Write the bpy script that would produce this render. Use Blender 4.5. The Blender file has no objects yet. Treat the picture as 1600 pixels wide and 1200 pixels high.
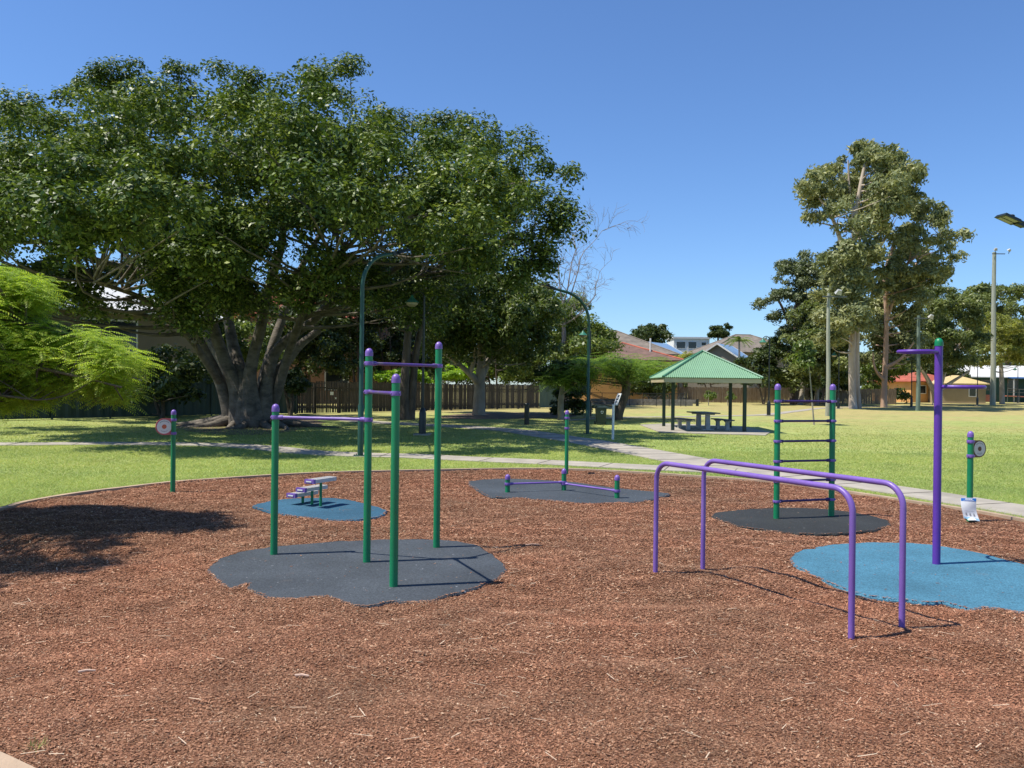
import bpy, bmesh, math, random
import numpy as np
from mathutils import Vector, Matrix, noise as mnoise

random.seed(7)
RNG = np.random.default_rng(11)
SC = bpy.context.scene
COL = SC.collection

# ------------------------------------------------------------------ camera model
F = 1280.0; EYE = 1.9; ROLL = 0.0117
CR = Vector((math.cos(ROLL), 0, math.sin(ROLL)))
CU = Vector((-math.sin(ROLL), 0, math.cos(ROLL)))
CAM = Vector((0, 0, EYE))

def ray(px, py):
    return Vector((0, 1, 0)) + CR * ((px - 800) / F) + CU * ((600 - py) / F)
def G(px, py, z=0.0):
    d = ray(px, py); return CAM + d * ((z - EYE) / d.z)
def P(px, py, Y):
    return CAM + ray(px, py) * Y
def Z(px, py, Y):
    return P(px, py, Y).z
def pix(p):
    q = Vector(p) - CAM
    return 800 + F * q.dot(CR) / q.y, 600 - F * q.dot(CU) / q.y

cam = bpy.data.cameras.new("camera"); camo = bpy.data.objects.new("camera", cam); COL.objects.link(camo)
cam.sensor_width = 36; cam.lens = 36 * F / 1600; cam.clip_start = 0.05; cam.clip_end = 3000
Mc = Matrix((CR, CU, (0, -1, 0))).transposed().to_4x4(); Mc.translation = CAM
camo.matrix_world = Mc
SC.camera = camo

# ------------------------------------------------------------------ light
S = Vector((-0.97, -0.23, 0)).normalized() * math.cos(math.radians(62.5)); S.z = math.sin(math.radians(62.5))
w = bpy.data.worlds.new("World"); SC.world = w; w.use_nodes = True
nt = w.node_tree; bg = nt.nodes["Background"]
sky = nt.nodes.new("ShaderNodeTexSky"); sky.sky_type = 'NISHITA'; sky.sun_disc = False
sky.sun_elevation = math.radians(62.5); sky.sun_rotation = math.atan2(S.x, S.y)
sky.altitude = 0; sky.air_density = 1.0; sky.dust_density = 0.2; sky.ozone_density = 5.0
tn = nt.nodes.new("ShaderNodeMix"); tn.data_type = 'RGBA'; tn.blend_type = 'MULTIPLY'; tn.inputs[0].default_value = 1.0
tn.inputs[7].default_value = (0.81, 0.99, 1.22, 1)      # white balance of a clear blue sky
nt.links.new(sky.outputs[0], tn.inputs[6]); nt.links.new(tn.outputs[2], bg.inputs[0]); bg.inputs[1].default_value = 0.103
sl = bpy.data.lights.new("sun", 'SUN'); sl.energy = 5.0; sl.angle = math.radians(0.5); sl.color = (1, 0.95, 0.86)
so = bpy.data.objects.new("sun", sl); COL.objects.link(so)
so.rotation_euler = S.to_track_quat('Z', 'Y').to_euler(); so.location = (-30, -10, 60)
SC.view_settings.view_transform = 'Standard'; SC.view_settings.look = 'None'
SC.view_settings.exposure = 0.42; SC.view_settings.gamma = 1.0
try:
    SC.cycles.use_denoising = True
    SC.cycles.max_bounces = 6; SC.cycles.diffuse_bounces = 3; SC.cycles.glossy_bounces = 2
    SC.cycles.transmission_bounces = 4; SC.cycles.transparent_max_bounces = 4
except Exception: pass

# ------------------------------------------------------------------ materials
def new_mat(name):
    m = bpy.data.materials.new(name); m.use_nodes = True
    return m, m.node_tree, m.node_tree.nodes["Principled BSDF"]
def L(nt, a, b): nt.links.new(a, b)
def coords(nt, scale=(1, 1, 1), kind='Object'):
    if kind == 'World':
        g = nt.nodes.new("ShaderNodeNewGeometry"); src = g.outputs['Position']
    else:
        c = nt.nodes.new("ShaderNodeTexCoord"); src = c.outputs[kind]
    mp = nt.nodes.new("ShaderNodeMapping"); mp.inputs['Scale'].default_value = scale
    L(nt, src, mp.inputs[0]); return mp.outputs[0]
def noise(nt, vec, scale, detail=4, rough=0.55):
    n = nt.nodes.new("ShaderNodeTexNoise"); n.inputs['Scale'].default_value = scale
    n.inputs['Detail'].default_value = detail; n.inputs['Roughness'].default_value = rough
    L(nt, vec, n.inputs['Vector']); return n.outputs['Fac']
def ramp(nt, fac, stops):
    r = nt.nodes.new("ShaderNodeValToRGB"); e = r.color_ramp.elements
    while len(e) < len(stops): e.new(0.5)
    for k, (p, c) in enumerate(stops):
        e[k].position = p; e[k].color = (*c, 1)
    L(nt, fac, r.inputs[0]); return r.outputs[0]
def mixc(nt, fac, a, b, mode='MIX'):
    m = nt.nodes.new("ShaderNodeMix"); m.data_type = 'RGBA'; m.blend_type = mode
    for s, v in ((0, fac), (6, a), (7, b)):
        if hasattr(v, 'is_output'): L(nt, v, m.inputs[s])
        else: m.inputs[s].default_value = v if s == 0 else (*v, 1)
    return m.outputs[2]
def bump(nt, bs, h, strength=0.4, dist=0.02):
    b = nt.nodes.new("ShaderNodeBump"); b.inputs['Strength'].default_value = strength
    b.inputs['Distance'].default_value = dist
    L(nt, h, b.inputs['Height']); L(nt, b.outputs[0], bs.inputs['Normal'])
def sc(c, f): return tuple(x * f for x in c)

def mat(name, col, rough=0.6, var=0.15, scale=6, metal=0.0, bmp=0.0, bscale=None, stretch=(1, 1, 1), spec=0.5, kind='Object'):
    m, nt, bs = new_mat(name)
    v = coords(nt, stretch, kind); f = noise(nt, v, scale)
    c = ramp(nt, f, [(0.3, sc(col, 1 - var)), (0.7, tuple(min(1, x) for x in sc(col, 1 + var)))])
    L(nt, c, bs.inputs['Base Color']); bs.inputs['Roughness'].default_value = rough
    bs.inputs['Metallic'].default_value = metal; bs.inputs['Specular IOR Level'].default_value = spec
    if bmp: bump(nt, bs, noise(nt, v, bscale or scale * 4), bmp, 0.02)
    return m

def leaf_mat(name, c1, c2, c3=None, rough=0.42, trans=0.3, tcol=None, spec=0.35):
    m, nt, bs = new_mat(name)
    g = nt.nodes.new("ShaderNodeNewGeometry")
    st = [(0.0, c1), (0.6, c2), (1.0, c3 or c2)]
    c = ramp(nt, g.outputs['Random Per Island'], st)
    v = coords(nt, (1, 1, 1), 'Object'); f = noise(nt, v, 0.35, 3)
    r = ramp(nt, f, [(0.3, (0.72, 0.78, 0.75)), (0.7, (1.3, 1.2, 1.05))])
    c = mixc(nt, 1.0, c, r, 'MULTIPLY')
    L(nt, c, bs.inputs['Base Color']); bs.inputs['Roughness'].default_value = rough
    bs.inputs['Specular IOR Level'].default_value = spec
    t = nt.nodes.new("ShaderNodeBsdfTranslucent")
    tc = mixc(nt, 1.0, c, tcol or (1.9, 2.0, 0.9), 'MULTIPLY'); L(nt, tc, t.inputs[0])
    mx = nt.nodes.new("ShaderNodeMixShader"); mx.inputs[0].default_value = trans
    L(nt, bs.outputs[0], mx.inputs[1]); L(nt, t.outputs[0], mx.inputs[2])
    L(nt, mx.outputs[0], nt.nodes["Material Output"].inputs[0])
    return m

def bark_mat(name, c1, c2, scale=3.0, stretch=(1, 1, 0.35)):
    m, nt, bs = new_mat(name)
    v = coords(nt, stretch); f = noise(nt, v, scale, 6, 0.65)
    c = ramp(nt, f, [(0.32, c1), (0.68, c2)])
    L(nt, c, bs.inputs['Base Color']); bs.inputs['Roughness'].default_value = 0.85
    bump(nt, bs, noise(nt, v, scale * 5, 5), 0.6, 0.05)
    return m

def paint(name, col, fade, rough=0.33):
    m, nt, bs = new_mat(name)
    v = coords(nt, (1, 1, 0.6)); f = noise(nt, v, 3.0, 5, 0.6); sc_ = noise(nt, coords(nt, (1, 1, 0.25)), 38, 5, 0.75)
    c = ramp(nt, f, [(0.3, sc(col, 0.88)), (0.7, sc(col, 1.12))])
    c = mixc(nt, ramp(nt, f, [(0.55, (0, 0, 0)), (0.8, (0.45, 0.45, 0.45))]), c, fade)
    c = mixc(nt, ramp(nt, sc_, [(0.66, (0, 0, 0)), (0.74, (0.6, 0.6, 0.6))]), c, fade)
    L(nt, c, bs.inputs['Base Color'])
    r = ramp(nt, sc_, [(0.4, (rough, rough, rough)), (0.75, (0.6, 0.6, 0.6))]); L(nt, r, bs.inputs['Roughness'])
    return m
M = {}
M['green'] = paint('green paint', (0.003, 0.195, 0.075), (0.03, 0.22, 0.11))
M['purple'] = paint('purple paint', (0.18, 0.098, 0.37), (0.27, 0.19, 0.41))
M['violet'] = paint('deep violet paint', (0.105, 0.034, 0.3), (0.17, 0.08, 0.34))
M['rung'] = paint('purple rung paint with shade', (0.04, 0.016, 0.11), (0.08, 0.05, 0.14))  # purple paint darkened: shade on the rungs is put into this colour
def worn_mat():
    m, nt, bs = new_mat('worn purple bar paint')
    v = coords(nt, (1, 1, 1)); f = noise(nt, v, 7, 6, 0.7)
    c = ramp(nt, f, [(0.42, (0.105, 0.045, 0.27)), (0.56, (0.11, 0.065, 0.2)), (0.66, (0.2, 0.15, 0.2))])
    L(nt, c, bs.inputs['Base Color']); bs.inputs['Roughness'].default_value = 0.35
    return m
M['worn'] = worn_mat()
M['step'] = mat('pale plastic step', (0.52, 0.5, 0.47), 0.5, 0.08, 20)
M['lampgreen'] = mat('dark green lamp paint', (0.012, 0.055, 0.034), 0.4, 0.1, 5)
M['lampblack'] = mat('black lamp paint', (0.008, 0.012, 0.012), 0.4, 0.1, 5)
M['dkgreenpost'] = mat('dark shelter post paint', (0.012, 0.03, 0.02), 0.45, 0.1, 5)
M['led'] = mat('led panel lens', (0.3, 0.26, 0.2), 0.3, 0.05, 5)
M['bell'] = mat('green lantern shade', (0.03, 0.16, 0.1), 0.4, 0.1, 5)
M['concrete'] = mat('concrete', (0.335, 0.3, 0.245), 0.9, 0.2, 1.6, bmp=0.3, bscale=60, kind='World')
M['kerb'] = mat('kerb concrete', (0.38, 0.275, 0.185), 0.9, 0.2, 2.5, bmp=0.3, bscale=50, kind='World')
M['white'] = mat('white paint', (0.72, 0.71, 0.68), 0.5, 0.05, 6)
M['paper'] = mat('white notice paper', (0.78, 0.78, 0.77), 0.6, 0.03, 6)
M['blue'] = mat('notice blue', (0.02, 0.17, 0.55), 0.5, 0.05, 6)
M['ltblue'] = mat('notice light blue', (0.3, 0.55, 0.72), 0.5, 0.05, 6)
M['ink'] = mat('dark ink', (0.05, 0.05, 0.06), 0.6, 0.05, 6)
M['greyink'] = mat('grey ink', (0.3, 0.3, 0.31), 0.6, 0.05, 6)
M['signred'] = mat('sign rim pink', (0.55, 0.1, 0.12), 0.4, 0.05, 6)
M['signbrown'] = mat('sign rim brown', (0.09, 0.025, 0.02), 0.4, 0.05, 6)
M['signwhite'] = mat('sign white', (0.74, 0.72, 0.68), 0.4, 0.04, 30)
M['signgrey'] = mat('sign face grey', (0.6, 0.58, 0.54), 0.4, 0.08, 30)
M['signorange'] = mat('sign spot orange', (0.6, 0.13, 0.05), 0.4, 0.05, 6)
M['signdot'] = mat('sign spot dark', (0.1, 0.03, 0.02), 0.4, 0.05, 6)
M['bin'] = mat('bin green plastic', (0.022, 0.04, 0.03), 0.45, 0.1, 5)
M['galv'] = mat('dull grey lamp housing', (0.4, 0.4, 0.38), 0.5, 0.1, 5)
M['fasc'] = mat('cream fascia', (0.5, 0.42, 0.27), 0.6, 0.06, 4)
M['tabletop'] = mat('blue grey table', (0.05, 0.07, 0.095), 0.5, 0.12, 4)
M['tableleg'] = mat('grey concrete leg', (0.42, 0.42, 0.4), 0.85, 0.1, 5)
M['timber'] = bark_mat('weathered timber with shade', (0.03, 0.025, 0.02), (0.085, 0.07, 0.054), 5, (3, 3, 0.4))  # timber darkened further: shade from the trees is put into its colour
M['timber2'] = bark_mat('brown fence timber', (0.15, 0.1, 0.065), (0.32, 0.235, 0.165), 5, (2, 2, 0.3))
M['wood_pole'] = bark_mat('grey green pole timber', (0.24, 0.25, 0.19), (0.42, 0.43, 0.34), 4, (3, 3, 0.15))
M['wood_pole2'] = bark_mat('dull green pole timber', (0.09, 0.13, 0.1), (0.18, 0.23, 0.18), 4, (3, 3, 0.15))
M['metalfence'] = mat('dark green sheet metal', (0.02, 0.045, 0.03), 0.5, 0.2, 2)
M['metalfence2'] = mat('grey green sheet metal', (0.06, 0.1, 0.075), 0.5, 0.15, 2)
M['stone'] = mat('grey retaining stone', (0.2, 0.18, 0.16), 0.9, 0.3, 3, bmp=0.5, bscale=8)
M['glass'] = mat('dark window glass', (0.02, 0.025, 0.03), 0.1, 0.1, 1, spec=0.6)
M['soil'] = mat('bare soil', (0.16, 0.11, 0.07), 0.95, 0.4, 2.2, bmp=0.6, bscale=25, kind='World')
M['wire'] = mat('fence wire', (0.1, 0.11, 0.1), 0.5, 0.1, 4, metal=0.3)

def roof_tile_mat(name, col, per_m=3.2):
    m, nt, bs = new_mat(name)
    v = coords(nt, (1, 1, 1)); f = noise(nt, v, 1.3, 5)
    c = ramp(nt, f, [(0.3, sc(col, 0.7)), (0.7, sc(col, 1.25))])
    wv = nt.nodes.new("ShaderNodeTexWave"); wv.bands_direction = 'Z'; wv.inputs['Scale'].default_value = per_m
    wv.inputs['Distortion'].default_value = 0.4
    L(nt, v, wv.inputs[0])
    r2 = ramp(nt, wv.outputs['Fac'], [(0.0, (0.72, 0.72, 0.72)), (0.5, (1, 1, 1))])
    L(nt, mixc(nt, 1.0, c, r2, 'MULTIPLY'), bs.inputs['Base Color']); bs.inputs['Roughness'].default_value = 0.8
    return m
M['tile_red'] = roof_tile_mat('red roof tiles', (0.4, 0.1, 0.055))
M['tile_brown'] = roof_tile_mat('brown roof tiles', (0.17, 0.1, 0.075))
M['tile_dark'] = roof_tile_mat('weathered brown roof tiles', (0.2, 0.165, 0.13))
M['roof_blue'] = mat('pale blue roof sheet', (0.2, 0.31, 0.44), 0.4, 0.06, 1)
M['roof_white'] = mat('white roof sheet', (0.6, 0.6, 0.58), 0.5, 0.06, 1)
M['roof_green'] = mat('green shelter roof sheet', (0.16, 0.3, 0.18), 0.55, 0.06, 1.5)
M['ridge'] = mat('dark roof capping', (0.06, 0.19, 0.11), 0.5, 0.1, 3)
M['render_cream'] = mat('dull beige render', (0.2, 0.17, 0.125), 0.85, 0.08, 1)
M['render_orange'] = mat('orange render', (0.62, 0.33, 0.12), 0.85, 0.08, 1)
M['render_tan'] = mat('tan render', (0.32, 0.25, 0.15), 0.85, 0.1, 1)
M['render_white'] = mat('white render', (0.66, 0.66, 0.64), 0.8, 0.05, 1)
M['clad_grey'] = mat('grey brown cladding', (0.2, 0.18, 0.145), 0.8, 0.08, 1)
M['clad_green'] = mat('dark green cladding', (0.012, 0.06, 0.045), 0.7, 0.1, 1)
def brick_mat(name, c1, c2):
    m, nt, bs = new_mat(name)
    b = nt.nodes.new("ShaderNodeTexBrick"); b.inputs['Scale'].default_value = 4
    b.inputs['Color1'].default_value = (*c1, 1); b.inputs['Color2'].default_value = (*c2, 1)
    b.inputs['Mortar'].default_value = (0.3, 0.27, 0.23, 1); b.inputs['Mortar Size'].default_value = 0.02
    v = nt.nodes.new("ShaderNodeTexCoord"); mp = nt.nodes.new("ShaderNodeMapping"); mp.inputs['Rotation'].default_value = (math.pi / 2, 0, 0)
    L(nt, v.outputs['Object'], mp.inputs[0]); L(nt, mp.outputs[0], b.inputs[0])
    L(nt, b.outputs[0], bs.inputs['Base Color']); bs.inputs['Roughness'].default_value = 0.9
    return m
M['brick'] = brick_mat('orange brick', (0.4, 0.2, 0.11), (0.33, 0.14, 0.08))
M['brick_red'] = brick_mat('red brick', (0.42, 0.11, 0.06), (0.34, 0.09, 0.05))

M['bark_fig'] = bark_mat('grey fig bark', (0.05, 0.042, 0.032), (0.19, 0.16, 0.125), 2.4, (1, 1, 1.8))
M['bark_dark'] = bark_mat('dark brown bark', (0.05, 0.038, 0.028), (0.15, 0.115, 0.085), 4)
M['bark_grey'] = bark_mat('pale grey bark', (0.2, 0.17, 0.13), (0.42, 0.37, 0.3), 2)
M['bark_gum'] = bark_mat('pale gum bark', (0.3, 0.23, 0.17), (0.62, 0.53, 0.43), 0.8, (1, 1, 0.25))
M['bark_gum2'] = bark_mat('pinkish gum bark', (0.3, 0.18, 0.12), (0.5, 0.34, 0.24), 0.8, (1, 1, 0.25))
M['bark_bare'] = bark_mat('grey bare twig bark', (0.16, 0.13, 0.12), (0.3, 0.26, 0.24), 4)
M['leaf_fig'] = leaf_mat('fig leaves', (0.034, 0.06, 0.013), (0.078, 0.125, 0.024), (0.25, 0.3, 0.075), 0.46, 0.16, spec=0.35)
M['leaf_dark'] = leaf_mat('dark green leaves', (0.025, 0.044, 0.013), (0.046, 0.073, 0.018), (0.1, 0.125, 0.036), 0.5, 0.2)
M['leaf_mid'] = leaf_mat('mid green leaves', (0.07, 0.11, 0.025), (0.12, 0.17, 0.042), (0.22, 0.26, 0.09), 0.42, 0.28)
M['leaf_poin'] = leaf_mat('feathery lime leaves', (0.16, 0.25, 0.03), (0.26, 0.36, 0.045), (0.42, 0.48, 0.07), 0.5, 0.4)
M['leaf_poin2'] = leaf_mat('feathery green leaves', (0.085, 0.15, 0.024), (0.145, 0.235, 0.034), (0.24, 0.32, 0.055), 0.5, 0.36)
M['leaf_shade'] = leaf_mat('mid dark leaves', (0.042, 0.07, 0.018), (0.075, 0.112, 0.027), (0.16, 0.19, 0.055), 0.48, 0.24)
M['leaf_gum'] = leaf_mat('olive gum leaves', (0.15, 0.18, 0.085), (0.235, 0.26, 0.125), (0.36, 0.37, 0.19), 0.5, 0.25, (1.5, 1.5, 1.0))
M['leaf_olive'] = leaf_mat('dull olive leaves', (0.095, 0.125, 0.047), (0.15, 0.185, 0.067), (0.24, 0.265, 0.105), 0.45, 0.25)
M['leaf_sheoak'] = leaf_mat('blue grey leaves', (0.075, 0.1, 0.052), (0.12, 0.15, 0.08), (0.19, 0.22, 0.12), 0.5, 0.15)
M['leaf_yellow'] = leaf_mat('yellow green leaves', (0.16, 0.185, 0.045), (0.24, 0.26, 0.07), (0.33, 0.32, 0.11), 0.45, 0.3)
M['leaf_lime'] = leaf_mat('bright hedge leaves', (0.12, 0.22, 0.02), (0.2, 0.33, 0.03), (0.34, 0.45, 0.05), 0.45, 0.4)

def lawn_mat():
    m, nt, bs = new_mat('lawn grass')
    v = coords(nt, (1, 1, 1), 'World')
    big = noise(nt, v, 0.12, 5, 0.6); med = noise(nt, v, 1.3, 5, 0.65); fine = noise(nt, v, 22, 3, 0.7)
    sp = nt.nodes.new("ShaderNodeSeparateXYZ"); L(nt, v, sp.inputs[0])
    mr = nt.nodes.new("ShaderNodeMapRange"); mr.inputs[1].default_value = 20; mr.inputs[2].default_value = 62
    mr.inputs[3].default_value = -0.12; mr.inputs[4].default_value = 0.3
    L(nt, sp.outputs[1], mr.inputs[0])
    ad = nt.nodes.new("ShaderNodeMath"); ad.operation = 'ADD'; L(nt, big, ad.inputs[0]); L(nt, mr.outputs[0], ad.inputs[1])
    c = ramp(nt, ad.outputs[0], [(0.3, (0.25, 0.335, 0.095)), (0.52, (0.34, 0.39, 0.13)), (0.8, (0.41, 0.345, 0.15))])
    c = mixc(nt, 1.0, c, ramp(nt, med, [(0.3, (0.74, 0.8, 0.75)), (0.7, (1.22, 1.15, 1.15))]), 'MULTIPLY')
    pt = noise(nt, v, 0.45, 6, 0.7); c = mixc(nt, ramp(nt, pt, [(0.6, (0, 0, 0)), (0.74, (0.55, 0.55, 0.55))]), c, (0.4, 0.32, 0.16))
    c = mixc(nt, 1.0, c, ramp(nt, fine, [(0.32, (0.68, 0.72, 0.6)), (0.68, (1.2, 1.18, 1.2))]), 'MULTIPLY')
    L(nt, c, bs.inputs['Base Color']); bs.inputs['Roughness'].default_value = 0.9; bs.inputs['Specular IOR Level'].default_value = 0.15
    bump(nt, bs, fine, 0.8, 0.04)
    return m
M['lawn'] = lawn_mat()
def blade_mat():
    m = leaf_mat('grass blades', (0.245, 0.335, 0.088), (0.35, 0.425, 0.135), (0.51, 0.49, 0.24), 0.6, 0.4, (1.2, 1.2, 0.8), spec=0.2)
    nt = m.node_tree; bs = nt.nodes["Principled BSDF"]; src = bs.inputs['Base Color'].links[0].from_socket
    v = coords(nt, (1, 1, 1), 'World'); sp = nt.nodes.new("ShaderNodeSeparateXYZ"); L(nt, v, sp.inputs[0])
    mr = nt.nodes.new("ShaderNodeMapRange"); mr.inputs[1].default_value = 22; mr.inputs[2].default_value = 46; mr.inputs[4].default_value = 0.8
    L(nt, sp.outputs[1], mr.inputs[0])
    L(nt, mixc(nt, mr.outputs[0], src, (0.47, 0.4, 0.17)), bs.inputs['Base Color'])
    return m

M['blade'] = blade_mat()
def mulch_mat():
    m, nt, bs = new_mat('bark mulch bed')
    v = coords(nt, (1, 1, 1), 'World')
    big = noise(nt, v, 0.5, 4); fine = noise(nt, v, 45, 4, 0.7)
    vo = nt.nodes.new("ShaderNodeTexVoronoi"); vo.inputs['Scale'].default_value = 38; L(nt, v, vo.inputs['Vector'])
    c = ramp(nt, fine, [(0.3, (0.05, 0.02, 0.012)), (0.5, (0.16, 0.068, 0.036)), (0.72, (0.34, 0.16, 0.085))])
    c = mixc(nt, 1.0, c, ramp(nt, big, [(0.35, (0.85, 0.9, 0.9)), (0.65, (1.1, 1.05, 1.0))]), 'MULTIPLY')
    L(nt, c, bs.inputs['Base Color']); bs.inputs['Roughness'].default_value = 0.9; bs.inputs['Specular IOR Level'].default_value = 0.2
    bump(nt, bs, vo.outputs['Distance'], 0.8, 0.03)
    return m
M['mulch'] = mulch_mat()
def chip_mat():
    m, nt, bs = new_mat('bark mulch chips')
    g = nt.nodes.new("ShaderNodeNewGeometry")
    c = ramp(nt, g.outputs['Random Per Island'], [(0.0, (0.13, 0.056, 0.031)), (0.3, (0.25, 0.113, 0.06)), (0.75, (0.365, 0.18, 0.1)), (0.95, (0.45, 0.25, 0.145)), (1.0, (0.62, 0.45, 0.3))])
    v = coords(nt, (1, 1, 1), 'World'); f = noise(nt, v, 0.45, 5, 0.6)
    c = mixc(nt, 1.0, c, ramp(nt, f, [(0.3, (0.72, 0.82, 0.84)), (0.5, (1, 1, 1)), (0.7, (1.14, 1.0, 0.96))]), 'MULTIPLY')
    f2 = noise(nt, v, 2.6, 4, 0.6); c = mixc(nt, 1.0, c, ramp(nt, f2, [(0.33, (0.78, 0.78, 0.78)), (0.5, (1, 1, 1)), (0.72, (1.08, 1.08, 1.08))]), 'MULTIPLY')
    L(nt, c, bs.inputs['Base Color']); bs.inputs['Roughness'].default_value = 0.75; bs.inputs['Specular IOR Level'].default_value = 0.3
    return m
M['chip'] = chip_mat()
def rubber_mat(name, col, fleck):
    m, nt, bs = new_mat(name)
    v = coords(nt, (1, 1, 1), 'World')
    big = noise(nt, v, 1.1, 5); fine = noise(nt, v, 70, 3, 0.7); fl = noise(nt, v, 26, 2, 0.5); wear = noise(nt, v, 3.5, 6, 0.7)
    c = ramp(nt, fine, [(0.3, sc(col, 0.5)), (0.7, sc(col, 1.45))])
    c = mixc(nt, 1.0, c, ramp(nt, big, [(0.3, (0.8, 0.8, 0.8)), (0.7, (1.2, 1.2, 1.2))]), 'MULTIPLY')
    c = mixc(nt, ramp(nt, wear, [(0.6, (0, 0, 0)), (0.75, (0.25, 0.25, 0.25))]), c, (0.16, 0.12, 0.095))
    c = mixc(nt, ramp(nt, fl, [(0.71, (0, 0, 0)), (0.76, (1, 1, 1))]), c, fleck)
    L(nt, c, bs.inputs['Base Color']); bs.inputs['Roughness'].default_value = 0.8; bs.inputs['Specular IOR Level'].default_value = 0.3
    bump(nt, bs, fine, 0.5, 0.01)
    return m
M['rub_grey'] = rubber_mat('slate grey rubber', (0.054, 0.063, 0.073), (0.24, 0.25, 0.27))
M['rub_black'] = rubber_mat('black rubber', (0.028, 0.03, 0.029), (0.13, 0.13, 0.12))
M['rub_blue'] = rubber_mat('blue rubber', (0.03, 0.095, 0.15), (0.1, 0.2, 0.28))
M['rub_teal'] = rubber_mat('mid blue rubber', (0.055, 0.165, 0.235), (0.03, 0.085, 0.13))

# ------------------------------------------------------------------ mesh helpers
WLOC = {}
class MB:
    def __init__(s): s.v = []; s.f = []; s.mi = []; s.cur = 0
    def add(s, vs, fs):
        b = len(s.v); s.v.extend([tuple(x) for x in vs]); s.f.extend([tuple(i + b for i in f) for f in fs]); s.mi.extend([s.cur] * len(fs)); return s
    def box(s, c, size, rz=0.0, M4=None, taper=1.0):
        x, y, z = size[0] / 2, size[1] / 2, size[2] / 2
        vs = [Vector(((-x if i in (0, 3) else x) * t, (-y if i in (0, 1) else y) * t, k)) for k, t in ((-z, 1.0), (z, taper)) for i in range(4)]
        R = M4 if M4 is not None else Matrix.Rotation(rz, 3, 'Z')
        vs = [R @ q + Vector(c) for q in vs]
        return s.add(vs, [(3, 2, 1, 0), (4, 5, 6, 7), (0, 1, 5, 4), (1, 2, 6, 5), (2, 3, 7, 6), (3, 0, 4, 7)])
    def tube(s, pts, rad, n=10, caps=True, closed=False):
        pts = [Vector(p) for p in pts]; m = len(pts)
        rad = [rad] * m if not hasattr(rad, '__len__') else rad
        vs = []; ref = None
        for i, p in enumerate(pts):
            a = pts[(i - 1) % m] if (closed or i > 0) else p
            b = pts[(i + 1) % m] if (closed or i < m - 1) else p
            t = (b - a).normalized()
            if ref is None:
                ref = t.orthogonal().normalized()
            ref = (ref - t * ref.dot(t)).normalized(); bi = t.cross(ref)
            for k in range(n):
                an = 2 * math.pi * k / n
                vs.append(p + (ref * math.cos(an) + bi * math.sin(an)) * rad[i])
        fs = []
        for i in range(m if closed else m - 1):
            j = (i + 1) % m
            for k in range(n):
                k2 = (k + 1) % n
                fs.append((i * n + k, i * n + k2, j * n + k2, j * n + k))
        if caps and not closed:
            fs.append(tuple(range(n - 1, -1, -1))); fs.append(tuple((m - 1) * n + k for k in range(n)))
        return s.add(vs, fs)
    def lathe(s, c, prof, n=20):
        c = Vector(c); vs = []; fs = []
        for r, z in prof:
            for k in range(n):
                a = 2 * math.pi * k / n; vs.append(c + Vector((r * math.cos(a), r * math.sin(a), z)))
        m = len(prof)
        for i in range(m - 1):
            for k in range(n):
                k2 = (k + 1) % n; fs.append((i * n + k, i * n + k2, (i + 1) * n + k2, (i + 1) * n + k))
        fs.append(tuple(range(n - 1, -1, -1))); fs.append(tuple((m - 1) * n + k for k in range(n)))
        return s.add(vs, fs)
    def prism(s, poly, z0, z1):
        n = len(poly)
        vs = [Vector((p[0], p[1], z0)) for p in poly] + [Vector((p[0], p[1], z1)) for p in poly]
        fs = [tuple(range(n - 1, -1, -1)), tuple(range(n, 2 * n))] + [(i, (i + 1) % n, n + (i + 1) % n, n + i) for i in range(n)]
        return s.add(vs, fs)
    def poly3(s, pts): return s.add(pts, [tuple(range(len(pts)))])
    def build(s, name, m, parent=None, local=False, smooth=True, ang=40):
        off = Vector((0, 0, 0)) if (local or parent is None) else WLOC.get(parent.name, Vector((0, 0, 0)))
        me = bpy.data.meshes.new(name)
        me.from_pydata([(x - off.x, y - off.y, z - off.z) for x, y, z in s.v], [], s.f)
        ms = m if isinstance(m, (list, tuple)) else [m]
        for q in ms: me.materials.append(q)
        if len(ms) > 1: me.polygons.foreach_set('material_index', s.mi)
        bm = bmesh.new(); bm.from_mesh(me); bmesh.ops.recalc_face_normals(bm, faces=bm.faces); bm.to_mesh(me); bm.free()
        if smooth:
            me.polygons.foreach_set('use_smooth', [True] * len(me.polygons)); me.set_sharp_from_angle(angle=math.radians(ang))
        me.update()
        return link(name, me, parent, off)
def link(name, me, parent, off=Vector((0, 0, 0))):
    o = bpy.data.objects.new(name, me); COL.objects.link(o)
    if parent is not None: o.parent = parent
    WLOC[o.name] = off.copy()
    return o
def tag(o, label=None, cat=None, group=None, kind=None):
    if label: o['label'] = label
    if cat: o['category'] = cat
    if group: o['group'] = group
    if kind: o['kind'] = kind
    return o
def thing(name, label, cat, loc, rz=0.0, group=None):
    o = bpy.data.objects.new(name, None); COL.objects.link(o); o.empty_display_size = 0.3
    o.location = loc; o.rotation_euler = (0, 0, rz); WLOC[o.name] = Vector(loc)
    return tag(o, label, cat, group)
def copy_tree(o, parent=None):
    c = o.copy(); COL.objects.link(c)
    if parent is not None: c.parent = parent
    for ch in list(o.children): copy_tree(ch, c)
    return c
def struct(o): o['kind'] = 'structure'; return o

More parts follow.
